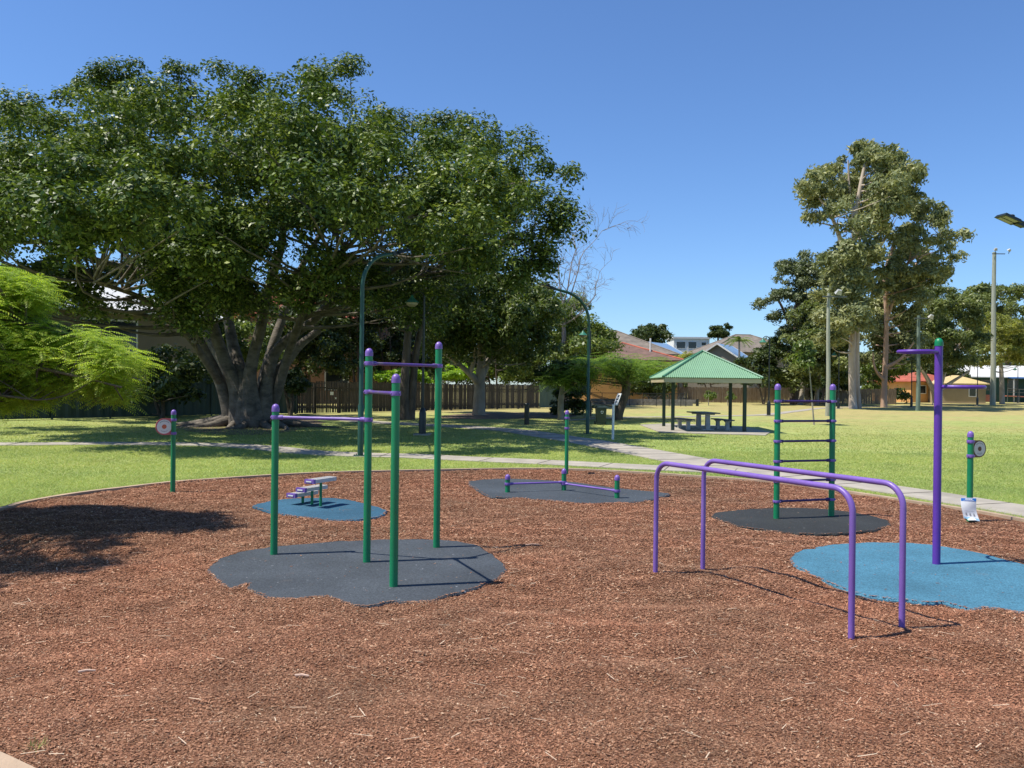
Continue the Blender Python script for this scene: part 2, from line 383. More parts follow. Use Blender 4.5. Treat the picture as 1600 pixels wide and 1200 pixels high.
def np_mesh(name, verts, nv, m, parent=None, off=None):
    """verts (N*nv,3) -> N separate polygons of nv corners"""
    verts = np.asarray(verts, dtype=np.float32)
    if off is not None: verts = verts - np.array(off, dtype=np.float32)
    N = len(verts) // nv
    me = bpy.data.meshes.new(name); me.vertices.add(len(verts)); me.vertices.foreach_set('co', verts.ravel())
    me.loops.add(len(verts)); me.loops.foreach_set('vertex_index', np.arange(len(verts), dtype=np.int32))
    me.polygons.add(N); me.polygons.foreach_set('loop_start', np.arange(N, dtype=np.int32) * nv)
    me.materials.append(m); me.update(calc_edges=True)
    return link(name, me, parent, Vector(off) if off is not None else Vector((0, 0, 0)))

# ------------------------------------------------------------------ polygons
def inside(poly, x, y):
    poly = np.asarray(poly, float); n = len(poly); r = np.zeros(np.shape(x), bool); j = n - 1
    for i in range(n):
        xi, yi = poly[i]; xj, yj = poly[j]
        c = ((yi > y) != (yj > y)) & (x < (xj - xi) * (y - yi) / ((yj - yi) or 1e-9) + xi)
        r ^= c; j = i
    return r
def pdist(poly, x, y, closed=True):
    poly = np.asarray(poly, float); n = len(poly); d = np.full(np.shape(x), 1e9)
    for i in range(n if closed else n - 1):
        a = poly[i]; b = poly[(i + 1) % n]; ab = b - a
        t = np.clip(((x - a[0]) * ab[0] + (y - a[1]) * ab[1]) / max(ab @ ab, 1e-9), 0, 1)
        d = np.minimum(d, np.hypot(x - a[0] - t * ab[0], y - a[1] - t * ab[1]))
    return d
def smooth_closed(pts, sub=6):
    n = len(pts); out = []
    for i in range(n):
        p0, p1, p2, p3 = [np.array(pts[(i + k) % n], float) for k in (-1, 0, 1, 2)]
        for s in range(sub):
            t = s / sub
            out.append(0.5 * ((2 * p1) + (-p0 + p2) * t + (2 * p0 - 5 * p1 + 4 * p2 - p3) * t * t + (-p0 + 3 * p1 - 3 * p2 + p3) * t ** 3))
    return out
def smooth_open(pts, sub=8):
    pts = [np.array(p, float) for p in pts]; pts = [2 * pts[0] - pts[1]] + pts + [2 * pts[-1] - pts[-2]]; out = []
    for i in range(1, len(pts) - 2):
        p0, p1, p2, p3 = pts[i - 1:i + 3]
        for s in range(sub):
            t = s / sub
            out.append(0.5 * ((2 * p1) + (-p0 + p2) * t + (2 * p0 - 5 * p1 + 4 * p2 - p3) * t * t + (-p0 + 3 * p1 - 3 * p2 + p3) * t ** 3))
    out.append(pts[-2]); return out
def Gxy(px, py, z=0.0):
    g = G(px, py, z); return (g.x, g.y)

# ------------------------------------------------------------------ ground
mb = MB(); ring = [(700 * math.cos(2 * math.pi * k / 64), 300 + 700 * math.sin(2 * math.pi * k / 64), 0) for k in range(64)]
mb.poly3(ring); struct(mb.build('lawn', M['lawn'], smooth=False))

far_edge = [(-120, 826), (0, 801), (40, 790), (120, 776), (200, 766), (268, 758), (320, 754), (420, 747), (520, 742), (640, 739), (735, 737), (830, 736), (900, 737), (1000, 742), (1060, 746), (1208, 757), (1305, 770), (1419, 787.5), (1520, 803), (1600, 818), (1700, 838)]
bed = [Gxy(*p) for p in far_edge] + [(9.2, 8.5), (9.0, 5.5), (6.5, 2.6), (2.5, 1.6), (-0.9, 3.05), (-2.44, 3.93), (-2.78, 4.14), (-4.6, 5.2), (-7.0, 6.6), (-8.6, 8.4)]
bed = smooth_closed(bed, 4)
bedA = np.array(bed)

PADS = {
 'chin': [(325, 886), (340, 874), (370, 862), (420, 853), (500, 846), (580, 842), (650, 841), (700, 843), (745, 850), (770, 864), (790, 879), (793, 889), (785, 897), (770, 906), (755, 911), (725, 921), (695, 928), (670, 937), (640, 940), (610, 939), (570, 944), (545, 942), (520, 933), (490, 931), (460, 935), (435, 934), (415, 928), (395, 921), (385, 915), (383, 910), (370, 916), (355, 917), (343, 908), (330, 896)],
 'step': [(394, 789), (410, 784), (440, 779), (480, 777), (520, 777), (560, 783), (590, 791), (604, 797), (598, 804), (580, 808), (555, 811), (520, 811), (490, 808), (460, 805), (435, 801), (410, 795)],
 'hurdle': [(731, 753), (745, 749), (790, 747), (850, 749), (900, 753), (960, 761), (1000, 765), (1040, 769), (1046, 771), (1030, 776), (1000, 782), (960, 784), (910, 785), (870, 782), (830, 778), (790, 776), (765, 774), (750, 766)],
 'ladder': [(1110, 803), (1140, 797), (1190, 793), (1240, 792), (1300, 795), (1350, 802), (1380, 810), (1393, 817), (1375, 825), (1345, 829), (1300, 833), (1240, 832), (1200, 827), (1160, 822), (1130, 812)],
 'spin': [(1236, 870), (1250, 860), (1285, 852), (1330, 847), (1400, 846), (1460, 850), (1530, 862), (1600, 880), (1680, 900), (1700, 925), (1660, 945), (1600, 953), (1550, 948), (1520, 950), (1480, 941), (1440, 938), (1380, 932), (1330, 921), (1280, 902), (1250, 887), (1237, 878)],
}
PW = {}
for k, pts in PADS.items():
    w_ = smooth_closed([Gxy(px, py, 0.06) for px, py in pts], 7)
    out = []
    for i, q in enumerate(w_):
        n_ = mnoise.noise(Vector((q[0] * 5, q[1] * 5, 3.1))) * 0.05 + mnoise.noise(Vector((q[0] * 16, q[1] * 16, 1.1))) * 0.03
        n_ += 0.035 * max(0, mnoise.noise(Vector((q[0] * 2.2, q[1] * 2.2, 9.4)))); c_ = np.mean(w_, axis=0); d_ = (q - c_) / np.linalg.norm(q - c_)
        out.append(q + d_ * n_)
    PW[k] = np.array(out)

def mulch_h(x, y):
    h = 0.036 + 0.036 * mnoise.noise(Vector((x * 0.9, y * 0.9, 0))) + 0.03 * mnoise.noise(Vector((x * 3.3, y * 3.3, 5)))
    return max(h, 0.012)
def mulch_bed():
    s = 0.11; x0, y0 = bedA.min(0) - s; x1, y1 = bedA.max(0) + s
    xs = np.arange(x0, x1, s); ys = np.arange(y0, y1, s); X, Y = np.meshgrid(xs, ys, indexing='ij')
    ins = inside(bed, X, Y)
    hole = np.zeros_like(X)
    for p in PW.values():
        i_ = inside(p, X, Y); d_ = pdist(p, X, Y); hole = np.maximum(hole, np.where(i_, np.clip(d_ / 0.1, 0, 1), 0))
    bd = pdist(bed, X, Y)
    vs = []; nx, ny = X.shape
    for i in range(nx):
        for j in range(ny):
            x, y = X[i, j], Y[i, j]; h = 0.0
            if ins[i, j]:
                h = mulch_h(x, y) * (1 - hole[i, j]) + 0.01 * hole[i, j]
                h = h * min(1, bd[i, j] / 0.4) + 0.03 * (1 - min(1, bd[i, j] / 0.4))
            elif bd[i, j] < 0.4:
                # snap to the boundary
                d = np.hypot(bedA[:, 0] - x, bedA[:, 1] - y); q = bedA[d.argmin()]; x, y = q; h = 0.03
            vs.append((x, y, h))
    fs = []
    cnt = ins.astype(int)
    for i in range(nx - 1):
        for j in range(ny - 1):
            if cnt[i, j] + cnt[i + 1, j] + cnt[i, j + 1] + cnt[i + 1, j + 1] >= 1:
                fs.append((i * ny + j, (i + 1) * ny + j, (i + 1) * ny + j + 1, i * ny + j + 1))
    m = MB(); m.add(vs, fs); o = m.build('mulch_bed', M['mulch'])
    return struct(o)
mulch_bed()

GX = np.arange(-13, 13, 0.09); GY = np.arange(3, 20, 0.09)
GH = np.array([[mulch_h(a, b) for b in GY] for a in GX])
def mulch_grid(x, y):
    u = np.clip((x + 13) / 0.09, 0, len(GX) - 1.001); v = np.clip((y - 3) / 0.09, 0, len(GY) - 1.001); i = u.astype(int); j = v.astype(int); a = u - i; b = v - j
    return GH[i, j] * (1 - a) * (1 - b) + GH[i + 1, j] * a * (1 - b) + GH[i, j + 1] * (1 - a) * b + GH[i + 1, j + 1] * a * b
def chips():
    V = []
    for (d0, d1, dens, ln) in ((3.9, 5.2, 22000, 0.0105), (5.2, 7.0, 15000, 0.0125), (7.0, 9.5, 8500, 0.0155), (9.5, 13, 4800, 0.019), (13, 18.6, 2600, 0.024)):
        hw = d1 * 0.66 + 0.6
        n = int(dens * (d1 - d0) * 2 * hw)
        y = RNG.uniform(d0, d1, n); x = RNG.uniform(-hw, hw, n)
        k = (np.abs(x) < y * 0.645 + 0.5) & inside(bed, x, y)
        x, y = x[k], y[k]
        keep = np.ones(len(x), bool)
        for p in PW.values():
            i_ = inside(p, x, y); d_ = pdist(p, x, y)
            keep &= ~(i_ & (d_ > 0.03 * RNG.random(len(x))) & (RNG.random(len(x)) > 0.002))
        x, y = x[keep], y[keep]; n = len(x)
        z = mulch_grid(x, y) + RNG.uniform(0.0, 0.01, n)
        inpad = np.zeros(n, bool)
        for p in PW.values(): inpad |= inside(p, x, y)
        z[inpad] = 0.054
        L_ = ln * RNG.lognormal(0, 0.32, n); W_ = np.minimum(L_ * RNG.uniform(0.22, 0.7, n), 0.016)
        yaw = RNG.uniform(0, 2 * np.pi, n); pit = RNG.normal(0, 0.2, n); rol = RNG.normal(0, 0.26, n)
        pit[inpad] *= 0.1; rol[inpad] *= 0.1
        a = np.stack([np.cos(yaw) * np.cos(pit), np.sin(yaw) * np.cos(pit), np.sin(pit)], 1)
        b0 = np.stack([-np.sin(yaw), np.cos(yaw), np.zeros(n)], 1); c0 = np.cross(a, b0)
        b = b0 * np.cos(rol)[:, None] + c0 * np.sin(rol)[:, None]
        c = np.stack([x, y, z], 1)
        hl = (L_ / 2)[:, None]; hwid = (W_ / 2)[:, None]
        t1 = RNG.uniform(0.4, 1, (n, 1)); t2 = RNG.uniform(0.4, 1, (n, 1))
        q = np.stack([c - a * hl - b * hwid * t1, c + a * hl - b * hwid * t2, c + a * hl + b * hwid * t1, c - a * hl + b * hwid * t2], 1)
        V.append(q.reshape(-1, 3))
    # long pale splinters
    n = 260; y = RNG.uniform(4.0, 11, n); x = RNG.uniform(-0.62, 0.62, n) * y
    z = np.array([mulch_h(a, b) for a, b in zip(x, y)]) + 0.025
    keep = inside(bed, x, y)
    for p in PW.values(): keep &= ~inside(p, x, y)
    x, y, z = x[keep], y[keep], z[keep]; n = len(x)
    yaw = RNG.normal(0, 0.6, n); a = np.stack([np.cos(yaw), np.sin(yaw), RNG.normal(0, 0.1, n)], 1); b = np.stack([-np.sin(yaw), np.cos(yaw), np.zeros(n)], 1)
    hl = RNG.uniform(0.02, 0.055, (n, 1)); hw_ = RNG.uniform(0.0015, 0.0035, (n, 1)); c = np.stack([x, y, z], 1)
    q = np.stack([c - a * hl - b * hw_, c + a * hl - b * hw_, c + a * hl + b * hw_, c - a * hl + b * hw_], 1).reshape(-1, 3)
    o = np_mesh('mulch', np.concatenate(V), 4, M['chip']); tag(o, 'loose reddish brown bark chips covering the exercise area', 'mulch', kind='stuff')
    o2 = np_mesh('straw', q, 4, mat('pale splinters', (0.6, 0.46, 0.32), 0.7, 0.15, 30)); tag(o2, 'pale straw like splinters scattered over the bark mulch', 'straw', kind='stuff')
chips()

# kerb ring
def ribbon(mb, pts, w, z0, z1):
    pts = [np.array(p, float) for p in pts]; n = len(pts); vs = []
    for i in range(n):
        t = pts[min(i + 1, n - 1)] - pts[max(i - 1, 0)]; t /= np.linalg.norm(t); nn = np.array([-t[1], t[0]])
        a = pts[i] + nn * w / 2; b = pts[i] - nn * w / 2
        vs += [(a[0], a[1], z0), (b[0], b[1], z0), (b[0], b[1], z1), (a[0], a[1], z1)]
    fs = [(3, 2, 1, 0), (n * 4 - 4, n * 4 - 3, n * 4 - 2, n * 4 - 1)]
    for i in range(n - 1):
        o = i * 4; fs += [(o + k, o + (k + 1) % 4, o + 4 + (k + 1) % 4, o + 4 + k) for k in range(4)]
    mb.add(vs, fs)
mb = MB(); ribbon(mb, list(bedA) + [bedA[0]], 0.1, -0.05, 0.07); struct(mb.build('kerb', M['kerb']))
# concrete corner beside the viewer
mb = MB(); c0 = [(-2.43, 3.9), (-2.77, 4.11), (-4.58, 5.17), (-6.95, 6.55), (-8, 4), (-5, 2), (-2.4, 2.2)]
mb.prism([(p[0], p[1]) for p in c0], -0.05, 0.066); struct(mb.build('footpath', M['concrete'], smooth=False))

# concrete paths
def path_obj(px_pts, w, name, z1=0.02):
    pts = smooth_open([Gxy(*p) for p in px_pts], 8)
    mb = MB(); ribbon(mb, pts, w, -0.05, z1)
    o = struct(mb.build(name, M['concrete'], smooth=False))
    # expansion joints as thin dark lines
    return pts
pA = path_obj([(-500, 690), (-200, 693), (0, 694.5), (160, 693.5), (320, 695), (400, 699), (480, 707), (560, 711), (640, 713), (720, 717), (800, 720.5), (885, 724.5), (1010, 731), (1090, 734.5), (1208, 741), (1305, 753), (1419, 769.5), (1520, 786), (1600, 799), (1750, 824)], 1.1, 'footpath')
pB = path_obj([(1180, 739), (1120, 729), (1060, 717.5), (1000, 706), (925, 692), (865, 682.5), (800, 673), (720, 667), (640, 663), (560, 658), (505, 650)], 1.5, 'footpath', 0.024)
pC = path_obj([(880, 657), (970, 652.5), (1080, 651), (1190, 648.5), (1240, 643), (1300, 637), (1420, 634)], 0.9, 'footpath')
mb = MB()
acc = 0
for pts in (pA, pB):
    acc = 0
    for i in range(1, len(pts)):
        seg = np.linalg.norm(pts[i] - pts[i - 1]); acc += seg
        if acc > 1.4:
            acc = 0; t = (pts[i] - pts[i - 1]) / seg
            w_ = 1.08 if pts is pA else 1.46
            mb.box((pts[i][0], pts[i][1], 0.0265 if pts is pB else 0.0225), (0.02, w_, 0.005), math.atan2(t[1], t[0]))
struct(mb.build('path_joint', mat('joint', (0.1, 0.085, 0.065), 0.9)))
# bare soil around the fig and along the fence
def blob(px, jitter=0.35, z=0.006, name='bare_soil', m='soil'):
    w_ = smooth_closed([Gxy(*p) for p in px], 6); c = np.mean(w_, axis=0)
    pts = [(q[0] + jitter * mnoise.noise(Vector((q[0] * 1.3, q[1] * 1.3, 2))), q[1] + jitter * mnoise.noise(Vector((q[0] * 1.3, q[1] * 1.3, 7)))) for q in w_]
    mb = MB(); mb.poly3([(a, b, z) for a, b in pts]); return struct(mb.build(name, M[m], smooth=False))
blob([(285, 662), (330, 655), (440, 655), (500, 658), (480, 668), (440, 676), (380, 680), (310, 676), (280, 670)])
blob([(690, 650), (760, 645), (860, 645), (900, 648), (880, 653), (780, 655), (700, 654)], z=0.007)

# grass blades
def grass():
    V = []
    polyA = np.array(pA); polyB = np.array(pB)
    for (d0, d1, dens, hgt, wid) in ((10.5, 16, 2000, 0.036, 0.0075), (16, 24, 950, 0.04, 0.012), (24, 34, 210, 0.042, 0.024), (34, 48, 75, 0.04, 0.034)):
        hw = d1 * 0.66 + 1
        n = int(dens * (d1 - d0) * 2 * hw)
        y = RNG.uniform(d0, d1, n); x = RNG.uniform(-hw, hw, n)
        k = (np.abs(x) < y * 0.65 + 0.5) & ~inside(bed, x, y)
        x, y = x[k], y[k]
        k = (pdist(polyA, x, y, False) > 0.57) & (pdist(polyB, x, y, False) > 0.76)
        k &= ~((x > 5.6) & (x < 12.0) & (y > 33.2) & (y < 39.0))
        dk = pdist(bed, x, y); k &= dk > 0.085
        x, y, dk = x[k], y[k], dk[k]; n = len(x)
        h = hgt * np.clip((50 - y) / 22, 0.25, 1) * RNG.lognormal(0, 0.35, n); h = np.where(dk < 0.5, h * 1.5, h)
        yaw = RNG.uniform(0, 2 * np.pi, n); lean = RNG.uniform(0.3, 1.5, n) * h; h = h * 0.75
        la = RNG.uniform(0, 2 * np.pi, n)
        b = np.stack([np.cos(yaw), np.sin(yaw), np.zeros(n)], 1) * (wid / 2)
        c = np.stack([x, y, np.zeros(n)], 1); t = c + np.stack([np.cos(la) * lean, np.sin(la) * lean, h], 1)
        V.append(np.stack([c - b, c + b, t], 1).reshape(-1, 3))
    o = np_mesh('grass', np.concatenate(V), 3, M['blade']); tag(o, 'short mown grass blades over the park lawn', 'grass', kind='stuff')
grass()
# weed tuft by the near kerb
def tuft(px, py, n, h):
    g = G(px, py); V = []
    for k in range(n):
        a = random.uniform(0, 6.28); r = random.uniform(0, 0.06); l = random.uniform(0.5, 1.1) * h; le = random.uniform(0.2, 0.9) * l
        c = Vector((g.x + r * math.cos(a), g.y + r * math.sin(a), 0.03)); b = Vector((-math.sin(a), math.cos(a), 0)) * 0.0025
        V += [c - b, c + b, c + Vector((math.cos(a) * le, math.sin(a) * le, l))]
    return V
o = np_mesh('grass_tuft', np.array([tuple(v) for v in tuft(58, 1180, 26, 0.06)]), 3, M['blade'])
tag(o, 'small pale green grass tuft growing beside the near concrete edge', 'grass')

# ------------------------------------------------------------------ rubber pads
def pad(key, m, label):
    p = PW[key]; c = p.mean(0); n = len(p); mb = MB()
    rim = [c + (q - c) * 0.985 for q in p]
    vs = [(q[0], q[1], 0.0) for q in p] + [(q[0], q[1], 0.032) for q in p] + [(q[0], q[1], 0.05) for q in rim]
    fs = [(i, (i + 1) % n, n + (i + 1) % n, n + i) for i in range(n)] + [(n + i, n + (i + 1) % n, 2 * n + (i + 1) % n, 2 * n + i) for i in range(n)]
    fs += [tuple(range(2 * n, 3 * n))]
    mb.add(vs, fs)
    o = mb.build('rubber_pad', m, smooth=False); return tag(o, label, 'rubber pad', 'soft fall pads set into the mulch')
pad('chin', M['rub_grey'], 'large slate grey soft fall pad under the green chin up bars')
pad('step', M['rub_blue'], 'oval blue soft fall pad under the three low steps')
pad('hurdle', mat_h := rubber_mat('dark slate rubber', (0.05, 0.06, 0.07), (0.2, 0.21, 0.22)), 'dark grey soft fall pad under the low zigzag hurdle')
pad('ladder', M['rub_black'], 'black soft fall pad under the green ladder frame')
pad('spin', M['rub_teal'], 'large bright blue soft fall pad around the purple pole')

# ------------------------------------------------------------------ exercise equipment
def dome(r, h, z0, lip=True):
    pr = []
    if lip: pr += [(r * 1.09, z0 - 0.035), (r * 1.09, z0 + 0.0)]
    pr += [(r * 1.06 * math.cos(a), z0 + h * math.sin(a)) for a in [math.pi / 2 * k / 7 for k in range(8)]]
    pr[-1] = (0.002, z0 + h)
    return pr
def green_post(root, base, top, r=0.038, pm='green', cm='purple'):
    mb = MB(); mb.tube([(base.x, base.y, 0), (base.x, base.y, top - 0.06)], r, 20)
    p = mb.build('post', M[pm], root)
    cb = MB(); cb.lathe((base.x, base.y, 0), dome(r, r * 1.25, top - r * 1.25), 20); cb.build('cap', M[cm], p)
    return p
def clamp_at(post, base, z, r=0.038, h=0.042):
    mb = MB(); mb.lathe((base.x, base.y, z), [(r * 1.0, -h / 2), (r * 1.2, -h / 2), (r * 1.24, -h / 2 + 0.006), (r * 1.24, h / 2 - 0.006), (r * 1.2, h / 2), (r * 1.0, h / 2)], 20)
    for a in (0.6, 3.7): mb.tube([(base.x + math.cos(a) * r * 1.15, base.y - abs(math.sin(a)) * r * 1.15, z), (base.x + math.cos(a) * r * 1.42, base.y - abs(math.sin(a)) * r * 1.42, z)], 0.009, 6)
    return mb.build('clamp', M['purple'], post)
def cross_bar(root, a, b, r=0.0165, m='worn', stub=True, rp=0.038):
    a, b = Vector(a), Vector(b); d = (b - a).normalized(); mb = MB()
    mb.tube([a + d * rp, b - d * rp], r, 14)
    if stub:
        for p, s in ((a, 1), (b, -1)):
            mb.tube([p + d * s * rp * 1.0, p + d * s * (rp + 0.05), p + d * s * (rp + 0.06)], [r * 1.55, r * 1.45, r * 1.05], 14)
    return mb.build('bar', M[m], root)

PB = [G(428, 866, .05), G(573, 878, .05), G(615, 916, .05), G(682, 855, .05)]
PT = [Z(430, 631, PB[0].y), Z(577, 544, PB[1].y), Z(620, 584, PB[2].y), Z(686, 534, PB[3].y)]
chin = thing('chin_up_bars', 'green four post chin up station with three purple bars', 'exercise bars', (PB[1].x, PB[1].y, 0))
posts = [green_post(chin, b, t) for b, t in zip(PB, PT)]
for (i, yi, j, yj) in ((0, 651, 1, 656.5), (1, 568.5, 3, 571), (1, 611, 2, 616)):
    xi, xj = pix((PB[i].x, PB[i].y, 1.5))[0], pix((PB[j].x, PB[j].y, 1.5))[0]
    zi, zj = Z(xi, yi, PB[i].y), Z(xj, yj, PB[j].y)
    zm = (zi + zj) / 2
    clamp_at(posts[i], PB[i], zm); clamp_at(posts[j], PB[j], zm)
    cross_bar(chin, (PB[i].x, PB[i].y, zm), (PB[j].x, PB[j].y, zm), m='purple' if i == 0 else 'worn')

# ladder
LB = [G(1213, 810, .05), G(1299, 806, .05)]; LT = [Z(1216, 599.5, LB[0].y), Z(1304, 600, LB[1].y)]
lad = thing('ladder_frame', 'green two post ladder frame with six purple rungs coloured as in shade', 'exercise ladder', (LB[0].x, LB[0].y, 0))
lp = [green_post(lad, b, t, 0.041) for b, t in zip(LB, LT)]
for yl, yr in ((627, 627), (658, 657.6), (690, 688), (721, 719), (752, 749), (784, 779.5)):
    z = (Z(1215, yl, LB[0].y) + Z(1302, yr, LB[1].y)) / 2
    for p_, b_ in zip(lp, LB): clamp_at(p_, b_, z, 0.041, 0.036)
    cross_bar(lad, (LB[0].x, LB[0].y, z), (LB[1].x, LB[1].y, z), 0.016, 'rung', True, 0.041).name = 'rung'

# parallel bars
def u_bar(root, a, b, h, r=0.0235, R=0.17):
    a = Vector((a.x, a.y, 0)); b = Vector((b.x, b.y, 0)); d = (b - a).normalized(); up = Vector((0, 0, 1))
    pts = [a, a + up * (h - R) * 0.5]
    for k in range(9):
        t = math.pi / 2 * k / 8; pts.append(a + d * (R - R * math.cos(t)) + up * (h - R + R * math.sin(t)))
    pts.append((a + b) / 2 + up * h)
    for k in range(9):
        t = math.pi / 2 * (1 - k / 8); pts.append(b - d * (R - R * math.cos(t)) + up * (h - R + R * math.sin(t)))
    pts += [b + up * (h - R) * 0.5, b]
    mb = MB(); mb.tube(pts, r, 16); return mb.build('rail', M['purple'], root)
a0, a1, b0, b1 = G(1024, 898, .035), G(1330, 1000, .035), G(1098, 890, .035), G(1409, 985, .035)
par = thing('parallel_bars', 'pair of long purple parallel dip bars standing in the bark mulch', 'exercise bars', ((a0.x + a1.x) / 2, (a0.y + a1.y) / 2, 0))
u_bar(par, a0, a1, 1.145); u_bar(par, b0, b1, 1.155)

# low hurdle
HB = [G(793, 769, .05), G(881, 766, .05), G(964, 778, .05)]; HT = [Z(794, 741, HB[0].y), Z(881.5, 732, HB[1].y), Z(966, 742, HB[2].y)]
hur = thing('low_hurdle', 'low zigzag hurdle of three short green posts and two purple bars', 'hurdle', (HB[1].x, HB[1].y, 0))
hp = [green_post(hur, b, t, 0.042) for b, t in zip(HB, HT)]
for (i, yi, j, yj) in ((0, 757, 1, 752.5), (1, 756, 2, 766.5)):
    zi, zj = Z(HB[i].x * F / HB[i].y + 800, yi, HB[i].y), Z(HB[j].x * F / HB[j].y + 800, yj, HB[j].y); zm = (zi + zj) / 2
    clamp_at(hp[i], HB[i], zm, 0.042, 0.045); clamp_at(hp[j], HB[j], zm, 0.042, 0.045)
    cross_bar(hur, (HB[i].x, HB[i].y, zm), (HB[j].x, HB[j].y, zm), 0.016, 'purple', True, 0.042)

# step station
st = thing('step_station', 'three staggered pale platforms on green posts with purple ends', 'exercise steps', (G(487, 788).x, G(487, 788).y, 0))
ax = Vector((0.47, 0.88, 0)).normalized(); rzs = math.atan2(ax.y, ax.x)
for (bx, by, ty) in ((501, 791, 747), (487.5, 788, 760), (473, 786, 768.5)):
    b = G(bx, by, .05); z = Z(bx, ty, b.y)
    mb = MB(); mb.tube([(b.x, b.y, 0), (b.x, b.y, z - 0.055)], 0.021, 14); mb.build('post', M['green'], st)
    mb = MB(); mb.box((b.x + ax.x * 0.02, b.y + ax.y * 0.02, z - 0.0275), (0.47, 0.165, 0.055), rzs)
    for off in (-0.045, 0, 0.045):   # tread ribs
        nrm = Vector((-ax.y, ax.x, 0)); mb.box((b.x + ax.x * 0.02 + nrm.x * off, b.y + ax.y * 0.02 + nrm.y * off, z + 0.002), (0.44, 0.022, 0.006), rzs)
    pl = mb.build('platform', M['step'], st)
    e = Vector((b.x, b.y, 0)) + ax * (0.02 - 0.255)
    mb = MB(); mb.box((e.x, e.y, z - 0.0275), (0.05, 0.172, 0.062), rzs); mb.box((e.x - ax.x * 0.026, e.y - ax.y * 0.026, z - 0.0275), (0.006, 0.12, 0.026), rzs)
    mb.build('end_cap', M['purple'], pl)
    e2 = e - ax * 0.0305
    mb = MB(); mb.box((e2.x, e2.y, z - 0.0275), (0.003, 0.1, 0.018), rzs); mb.build('end_plate', M['white'], pl)

# purple spin pole
sb = G(1463, 881, .05); stp = Z(1469, 528, sb.y)
sp = thing('overhead_loop_pole', 'tall purple pole with two horizontal loop handles and green cap', 'exercise pole', (sb.x, sb.y, 0))
mb = MB(); mb.tube([(sb.x, sb.y, 0), (sb.x, sb.y, stp - 0.08)], 0.0395, 22); pol = mb.build('pole', M['violet'], sp)
cb = MB(); cb.lathe((sb.x, sb.y, 0), dome(0.0395, 0.05, stp - 0.05), 20); cb.build('cap', M['green'], pol)
def loop(z, dx, dy, ln, wd):
    d = Vector((dx, dy, 0)).normalized(); n = Vector((-d.y, d.x, 0)); c = Vector((sb.x, sb.y, z))
    pts = []
    for k in range(40):
        t = 2 * math.pi * k / 40
        pts.append(c + d * (0.03 + ln / 2 - math.cos(t) * ln / 2) + n * (math.sin(t) * wd / 2 * (0.75 + 0.25 * math.sin(t / 2))))
    mb = MB(); mb.tube(pts, 0.0185, 14, closed=True); return mb.build('loop_handle', M['violet'], sp)
loop(Z(1440, 549.5, sb.y), -1, 0.12, 0.37, 0.36)
loop(Z(1495, 604.5, sb.y), 1, -0.12, 0.42, 0.36)

# sign posts
def disc_plate(root, post_xy, z, r, dirx, diry, rim, face, dot, reach):
    """D shaped plate standing beside the post, facing the camera side"""
    d = Vector((dirx, diry, 0)).normalized(); nrm = Vector((d.y, -d.x, 0))
    if nrm.y > 0: nrm = -nrm
    c = Vector((post_xy.x, post_xy.y, z)) + d * reach
    def disc(rad, off, th, stem=False):
        pts = []
        for k in range(28):
            t = -math.pi / 2 + math.pi * k / 27
            pts.append((rad * math.cos(t), rad * math.sin(t)))
        if stem: pts += [(-reach + 0.03, rad), (-reach + 0.03, -rad)]
        else: pts += [(rad * math.cos(t), rad * math.sin(t)) for t in [math.pi / 2 + math.pi * k / 28 for k in range(1, 28)]]
        n = len(pts); f = [c + d * u + Vector((0, 0, v)) + nrm * (off + th) for u, v in pts]; b_ = [c + d * u + Vector((0, 0, v)) + nrm * off for u, v in pts]
        m = MB(); m.add(f + b_, [tuple(range(n)), tuple(range(2 * n - 1, n - 1, -1))] + [(i, n + i, n + (i + 1) % n, (i + 1) % n) for i in range(n)])
        return m
    pl = disc(r, -0.006, 0.012, True).build('sign_plate', rim, root, ang=30)
    disc(r * 0.86, 0.006, 0.002).build('sign_face', face, pl, ang=30)
    disc(r * 0.27, 0.008, 0.002).build('sign_spot', dot, pl, ang=30)
    # ring of lettering: small ticks around the face
    m = MB()
    for k in range(-5, 6):
        t = math.pi / 2 + k * 0.16
        q = c + d * (r * 0.68 * math.cos(t)) + Vector((0, 0, r * 0.68 * math.sin(t))) + nrm * 0.009
        m.box(q, (r * 0.07, 0.002, r * 0.1), math.atan2(d.y, d.x))
    m.build('lettering', M['greyink'], pl); m = MB()
    for k in range(-4, 5):
        t = -math.pi / 2 + k * 0.15
        q = c + d * (r * 0.6 * math.cos(t)) + Vector((0, 0, r * 0.6 * math.sin(t))) + nrm * 0.009
        m.box(q, (r * 0.06, 0.002, r * 0.06), math.atan2(d.y, d.x))
    m.build('lettering', M['greyink'], pl)
def sign_post(label, base, top, cl, r=0.04):
    t = thing('sign_post', label, 'sign', (base.x, base.y, 0)); p = green_post(t, base, top, r)
    for z in cl: clamp_at(p, base, z, r, 0.045)
    return t
b = G(270, 767, .035); zz = lambda y: Z(271, y, b.y)
s1 = sign_post('green post holding a round white and orange sign on its left', b, zz(640), (zz(656), zz(677)))
disc_plate(s1, b, zz(666.3), 0.138, -1, -0.75, M['signred'], M['signwhite'], M['signorange'], 0.15)
b = G(885, 741, .035); zz2 = lambda y: Z(884, y, b.y)
s2 = sign_post('green post behind the hurdle with its sign turned edge on', b, zz2(641), (zz2(653), zz2(669)))
disc_plate(s2, b, zz2(661), 0.138, 0.05, 1, M['signred'], M['signwhite'], M['signorange'], 0.15)
b3 = G(1515, 814, .035); zz3 = lambda y: Z(1517, y, b3.y)
s3 = sign_post('green post holding a round grey sign with brown rim on its right', b3, zz3(673.5), (zz3(690), zz3(712.5)))
disc_plate(s3, b3, zz3(701.5), 0.122, 1, 0.35, M['signbrown'], M['signgrey'], M['signdot'], 0.165)
